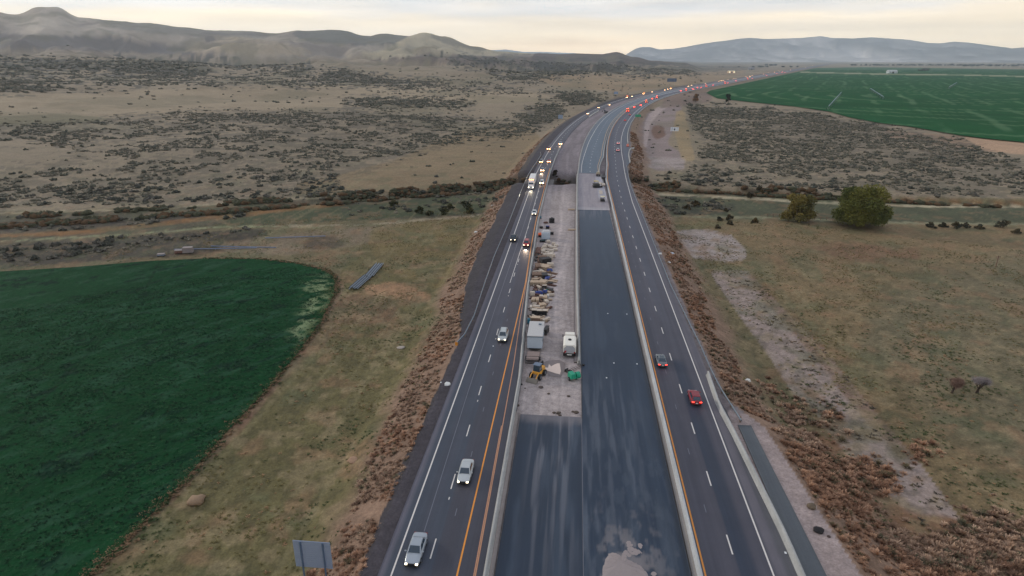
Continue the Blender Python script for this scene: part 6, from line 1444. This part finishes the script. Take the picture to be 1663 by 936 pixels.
sg = sign(508, 985, 4.2, 3.55, 8.7, 'blue grey back of a large road sign on two posts beside the left verge', alum, z=-5, braces=False, post=mat('sign_post', (84,104,130), rough=.4, metal=.4))
gx_, gy_ = G(508, 900, 2.0); sg.location = (gx_, gy_, -5); m_ = MB(); [m_.box((0, -.035, 8.6-.28*k), (4.15, .02, .07)) for k in range(13)]; o_ = m_.build('stiffener', alum, sg)
sign(910, 198, 4.5, 3.6, 6.5, 'blue grey sign back on the slope left of the far curve', alum, braces=False)
sign(1000, 158.5, 6, 3.5, 8, 'small pale blue sign board beyond the far curve of the left road', alum, braces=False)
gsm = mat('sign_green', (24,134,98), rough=.5, var=.05)
sign(1035.7, 196, 5.2, 2.2, 5.5, 'small green highway sign on the outside of the far curve', gsm, braces=False)
sign(1090, 146, 17, 6, 20, 'dark blue billboard on a central post beyond the far curve', mat('billboard_blue', (70,84,104), rough=.5, var=.3, scale=.3), name='billboard', nposts=2, cat='billboard', braces=False)
bbd = sign(1095, 217, 6.5, 3.2, 5.0, 'white billboard back standing in the sage right of the far curve', mat('billboard_white', (196,200,206), rough=.5), name='billboard', nposts=3, cat='billboard', braces=False)
m_ = MB(); m_.box((0, -.06, 3.2), (1.1, .03, 1.3)); m_.build('dark_patch', blk, bbd)
for px, py, lb in [(1019.4, 238, 'orange construction barrel at the end of the far outer barrier'), ]:
    x, y = G(px, py); r = empty('construction_barrel', (x, y, 0), 0, lb, 'barrel'); m_ = MB(); m_.tube((0, 0, .1), (0, 0, 1.5), .75, .62, n=14); m_.build('drum', mat('barrel_orange', (236,84,24), rough=.5, var=.05), r); m_ = MB(); m_.tube((0, 0, 0), (0, 0, .1), .95, n=14); m_.build('base', blk, r); m_ = MB(); m_.tube((0, 0, .75), (0, 0, 1.0), .72, .69, n=14); m_.build('stripe', platem, r)
# steel pipe stacks on the left meadow
for pa, pb, w_, lb in [((599, 451), (616, 431), 2.4, 'upper stack of long steel irrigation pipes on the left meadow'), ((573, 471), (597, 450), 2.6, 'lower stack of long steel irrigation pipes nearest the green field')]:
    xa, ya = G(*pa, -4.9); xb, yb = G(*pb, -4.9); ln = math.hypot(xb-xa, yb-ya); px = pa[0]; r = empty('pipe_stack', ((xa+xb)/2, (ya+yb)/2, max(float(terr((xa+xb)/2, (ya+yb)/2)), -4.9)+.05), -math.atan2(xb-xa, yb-ya), lb, 'pipes'); rd = random.Random(int(px))
    for k in range(11):
        m_ = MB(); xx = -w_/2+k*w_/10; m_.tube((xx, -ln/2+rd.uniform(-.9, .9), .35), (xx, ln/2+rd.uniform(-.9, .9), .35), .11, n=7); m_.build('pipe', galv if k % 3 else steel, r)
    m_ = MB(); [m_.box((0, yy, .12), (w_+.6, .2, .22)) for yy in (-ln*.3, ln*.3)]; m_.build('bearer', oldwood, r)
# derelict things by the left field
for px, py, w_, d_, h_, lb, nm, mm in [(306, 411, 3.0, 2, 1.5, 'grey derelict shed box above the left green field', 'shed', mat('shed_grey', (118,110,108), var=.2)), (291, 412, 2.4, 1.6, .8, 'rusty low wagon left of the derelict shed box', 'wagon', rusty), (262, 416, 2.2, 1.4, .4, 'pale blue scrap heap at the far edge of the left field', 'scrap', mat('scrap_blue', (104,112,124), var=.3))]:
    x, y, z = ground_pt(px, py); r = empty(nm, (x, y, z-.05), .3, lb, nm); m_ = MB(); m_.box((0, 0, .3+h_/2), (w_, d_, h_), top=(.92, .9)); m_.build('body', mm, r, bevel=.06); m_ = MB(); m_.box((0, 0, h_+.38), (w_*.96, d_*.96, .16)); m_.build('roof', mat('shed_roof', (132,122,118), var=.2), r); m_ = MB(); [m_.box((a*w_*.35, b_*d_*.35, .15), (.4, .3, .4)) for a in (-1, 1) for b_ in (-1, 1)]; m_.build('skid', steel, r)
x, y, z = ground_pt(355, 405)
for k, (px, py, ln) in enumerate([(350, 406, 26), (395, 403, 22), (480, 387, 20)]):
    x, y, z = ground_pt(px, py); m_ = MB(); m_.tube((-ln/2, 0, .35), (ln/2, .5, .35), .16, n=7); [m_.tube((q, 0, 0), (q, 0, .4), .08, n=5) for q in (-ln*.3, 0, ln*.3)]; o_ = m_.build('irrigation_pipe', mat('pipe_blue', (112,122,142), var=.15), None); o_.location = (x, y, z); o_.rotation_euler = (0, 0, [.15, .0, .2][k]); tag(o_, ['pale blue pipe running right from the derelict shed box', 'pale blue pipe beyond the left field on bare ground', 'short blue pipe beside the dark burnt patch'][k], 'pipe')
# centre pivots
def pivot(pa, pb, label, n):
    a = np.array(G(*pa, FZ)); b_ = np.array(G(*pb, FZ)); d_ = b_-a; ln = float(np.hypot(*d_)); r = empty('pivot_sprinkler', (a[0], a[1], FZ), math.atan2(d_[1], d_[0]), label, 'sprinkler')
    for k in range(n):
        x0, x1 = ln*k/n, ln*(k+1)/n; m_ = MB(); m_.tube((x0, 0, 3.9), ((x0+x1)/2, 0, 4.5), .25, n=5).tube(((x0+x1)/2, 0, 4.5), (x1, 0, 3.9), .25, n=5).tube((x0, 0, 3.9), ((x0+x1)/2, 0, 3.2), .1, n=4).tube(((x0+x1)/2, 0, 3.2), (x1, 0, 3.9), .1, n=4); m_.build('span', alum, r)
    for k in range(n+1):
        x0 = ln*k/n; m_ = MB(); m_.tube((x0, -1.8, .6), (x0, 0, 3.9), .14, n=4).tube((x0, 1.8, .6), (x0, 0, 3.9), .14, n=4).tube((x0, -1.8, .6), (x0, 1.8, .6), .14, n=4); tw = m_.build('tower', galv, r)
        for yy in (-1.8, 1.8): w_ = MB(); w_.tube((x0-.18, yy, .6), (x0+.18, yy, .6), .6, n=10); w_.build('wheel', blk, tw)
pivot((1345, 178), (1366, 153.5), 'nearest pale pivot sprinkler, slanting across the right green field', 7)
pivot((1413, 147), (1434, 161.5), 'middle pale pivot sprinkler curving down to the right', 6)
pivot((1541, 144.5), (1553, 136.5), 'farthest pivot sprinkler at the right side of the green field', 6)
def barn(px, py, w_, d_, h_, label, wallc, roofc, lit=False):
    x, y, z = ground_pt(px, py); r = empty('barn', (x, y, z), 0.1, label, 'barn'); m_ = MB(); m_.box((0, 0, h_/2), (w_, d_, h_)); m_.build('wall', mat('barn_wall_%d' % px, wallc, var=.06, scale=.2), r)
    m_ = MB(); m_.ring([[(-w_/2-.6, -d_/2-.6, h_+.02), (-w_/2-.6, d_/2+.6, h_+.02), (-w_/2-.6, 0, h_+d_*.24)], [(w_/2+.6, -d_/2-.6, h_+.02), (w_/2+.6, d_/2+.6, h_+.02), (w_/2+.6, 0, h_+d_*.24)]]); m_.build('roof', mat('barn_roof_%d' % px, roofc, var=.06), r)
    m_ = MB(); m_.box((0, -d_/2-.05, h_*.42), (w_*.24, .12, h_*.8)); m_.build('door', steel, r)
    for xx in (-.32, .32): m_ = MB(); m_.box((xx*w_, -d_/2-.05, h_*.55), (w_*.1, .1, h_*.3)); m_.build('window', HEADm if lit else glassm, r)
barn(1448, 119.5, 38, 22, 9, 'white farm building standing in the far green field', (176,182,184), (170,172,172))
barn(1187.5, 118.8, 30, 16, 7, 'pale lit roadside building beyond the left road', (206,178,140), (190,176,150), lit=True)
barn(1220, 113.6, 34, 18, 8, 'small grey building just past the lit roadside one', (130,130,132), (120,120,124))
# power poles
def pylon(px, py, h_, label):
    x, y, z = ground_pt(px, py); r = empty('power_pylon', (x, y, z), .6, label, 'pylon'); k = h_/30
    m_ = MB(); 
    for sx_ in (-1, 1):
        for sy_ in (-1, 1): m_.tube((sx_*3*k, sy_*3*k, 0), (sx_*.5*k, sy_*.5*k, h_), .22*k, n=4)
    for q in range(8):
        t0, t1 = q/8, (q+1)/8; w0, w1 = (3-2.5*t0)*k, (3-2.5*t1)*k; m_.tube((-w0, -w0, h_*t0), (w1, -w1, h_*t1), .12*k, n=4).tube((w0, w0, h_*t0), (-w1, w1, h_*t1), .12*k, n=4)
    m_.build('lattice_tower', steel, r)
    for q in (.72, .84, .96): a_ = MB(); a_.tube((-5*k, 0, h_*q), (5*k, 0, h_*q), .18*k, n=4); a_.build('cross_arm', steel, r)
pylon(972, 118, 30, 'thin lattice power pylon on the tan flat below the dark hill')
def pole(px, py, h_, label, arm=1.6, g_=None, rad=.12):
    x, y, z = ground_pt(px, py); r = empty('utility_pole', (x, y, z), .4, label, 'pole', g_); m_ = MB(); m_.tube((0, 0, -.3), (0, 0, h_), rad*1.2, rad, n=7); m_.build('shaft', oldwood, r); m_ = MB(); m_.box((0, 0, h_*.9), (arm, .14, .14)).box((0, 0, h_*.78), (arm*.8, .12, .12)); m_.build('cross_arm', oldwood, r)
pole(1617, 434, 3.6, 'short weathered post with cross arms on the right meadow', arm=1.8)
for px, py, k in [(1133,139.5,0),(1136.5,139,1),(1010,150,2)]: pole(px, py, 14, ['left one of two dark poles beside the far left road','right one of two dark poles beside the far left road','dark pole beyond the far curve left of the highway'][k], rad=.3, arm=3)
# fence by the lower path between the trees
A0 = ground_pt(1246, 352.5); B0 = ground_pt(1362, 359); r = empty('wire_fence', A0, 0, 'low wire and post fence along the lower canal path under the trees', 'fence')
nfe = 13; prev = None; m_ = MB()
for k in range(nfe):
    t = k/(nfe-1); p = Vector((A0[0]+(B0[0]-A0[0])*t, A0[1]+(B0[1]-A0[1])*t, 0)); z = float(terr(p.x, p.y)); q = Vector((p.x-A0[0], p.y-A0[1], z-A0[2]))
    b_ = MB(); b_.box((0, 0, .6), (.14, .14, 1.5)); o_ = b_.build('post', oldwood, r); o_.location = q
    if prev is not None:
        for hh in (.5, .85, 1.2): m_.tube(prev+Vector((0, 0, hh)), q+Vector((0, 0, hh)), .03, n=4)
    prev = q
m_.build('wire', steel, r)
# litter and stones
LIT = [(726.5,624.5,'white_bag','white plastic sheet lying on the left gravel shoulder',(196,196,192),.9),(1213.5,618.5,'white_rag','torn white rag on the right embankment',(200,198,190),.8),(773,377.5,'white_board','white board on the weeds left of the highway',(190,190,186),1.0),(1071,412.5,'white_bag','white bag at the foot of the right guardrail',(206,206,204),1.0),(1091,412,'pale_sheet','pale grey sheet on the weeds right of the white bag',(168,172,180),1.1),(1085,427,'white_plank','thin white plank on the right embankment',(190,190,186),1.0),(800,334,'white_board','small white board left of the bridge end',(190,190,186),.9),(223,0,'',"",(0,0,0),0)]
for px, py, nm, lb, c, s_ in LIT[:-1]:
    x, y, z = ground_pt(px, py); rd = random.Random(px); n = 9; b_ = MB(); pts = [(s_*rd.uniform(.5, 1)*math.cos(t), s_*.8*rd.uniform(.5, 1)*math.sin(t), 0) for t in np.linspace(0, 6.283, n, endpoint=False)]
    b_.ring([pts, [(p[0]*.8, p[1]*.8, rd.uniform(.12, .3)) for p in pts]]); o_ = b_.build(nm, mat('litter_%d' % c[0], c, rough=.6), None); o_.location = (x, y, z+.02); tag(o_, lb, 'litter')
def rockm(name, px, py, s_, lb, c, z=None, flat=.6, cat='rock'):
    v, f, _c = bush_template(2, int(px), .25); x, y, zz_ = ground_pt(px, py)
    o_ = np_mesh(name, v*np.array([1, 1, flat])*s_, f, mat('stone_%d' % c[0], c, rough=.9, var=.3, bump=.3), smooth_=False); o_.location = (x, y, zz_+s_*.05); tag(o_, lb, cat)
rockm('tyre_scrap', 1329, 862.5, .62, 'large black lump of rubber on the pale gravel right of the pullout', (30,28,30), flat=.5, cat='rubber')
rockm('tyre_scrap', 1346, 872, .22, 'small dark lump beside the large black one on the pale gravel', (66,54,52), cat='rubber')
rockm('dry_bush', 1318, 824.5, .55, 'small dry bush on the pale gravel below the embankment', (92,80,66), flat=.9, cat='bush')
rockm('manhole_lump', 878.5, 629.5, .42, 'round dark lump on the dirt in front of the yellow loader', (72,62,58), flat=.3, cat='lump')
rockm('rubble', 846.5, 625, .25, 'small black rubble piece beside the left barrier', (26,26,28), cat='rubble')
rockm('dirt_mound', 908, 601.5, .05, 'tiny pale stone on the concrete spill', (150,140,130), cat='rubble')
for px, py, s_, lb in [(907,671.5,.42,'larger brown clod left of the pair on the near dirt edge'),(900,671,.3,'small brown clod at the near dirt edge'),(935.5,670.5,.42,'dark clod near the right corner of the dirt'),(930.5,669,.25,'small dark clod beside the right corner clod'),(909.5,675,.28,'clod closest to the asphalt patch'),(841,659,.3,'brown clod by the left barrier near the asphalt patch'),(891,640,.25,'small clod in the middle of the bare dirt'),(923.5,644,.3,'flat dark clod on the right of the bare dirt'),(853,631,.18,'tiny dark stone near the left barrier')]:
    rockm('dirt_clod', px, py, s_, lb, (74,64,56), flat=.5, cat='clod')
rockm('brush_heap', 319, 815, 1.2, 'pale dry brush heap on the grass near the lower left field edge', (128,106,84), flat=.5, cat='brush')
rockm('dirt_heap', 574, 748, .9, 'pale brown dirt heap in the left verge grass', (140,112,90), flat=.25, cat='heap')
rockm('dirt_heap', 651, 565, .8, 'small reddish dirt heap in the verge across from the silver crossover', (150,116,92), flat=.2, cat='heap')
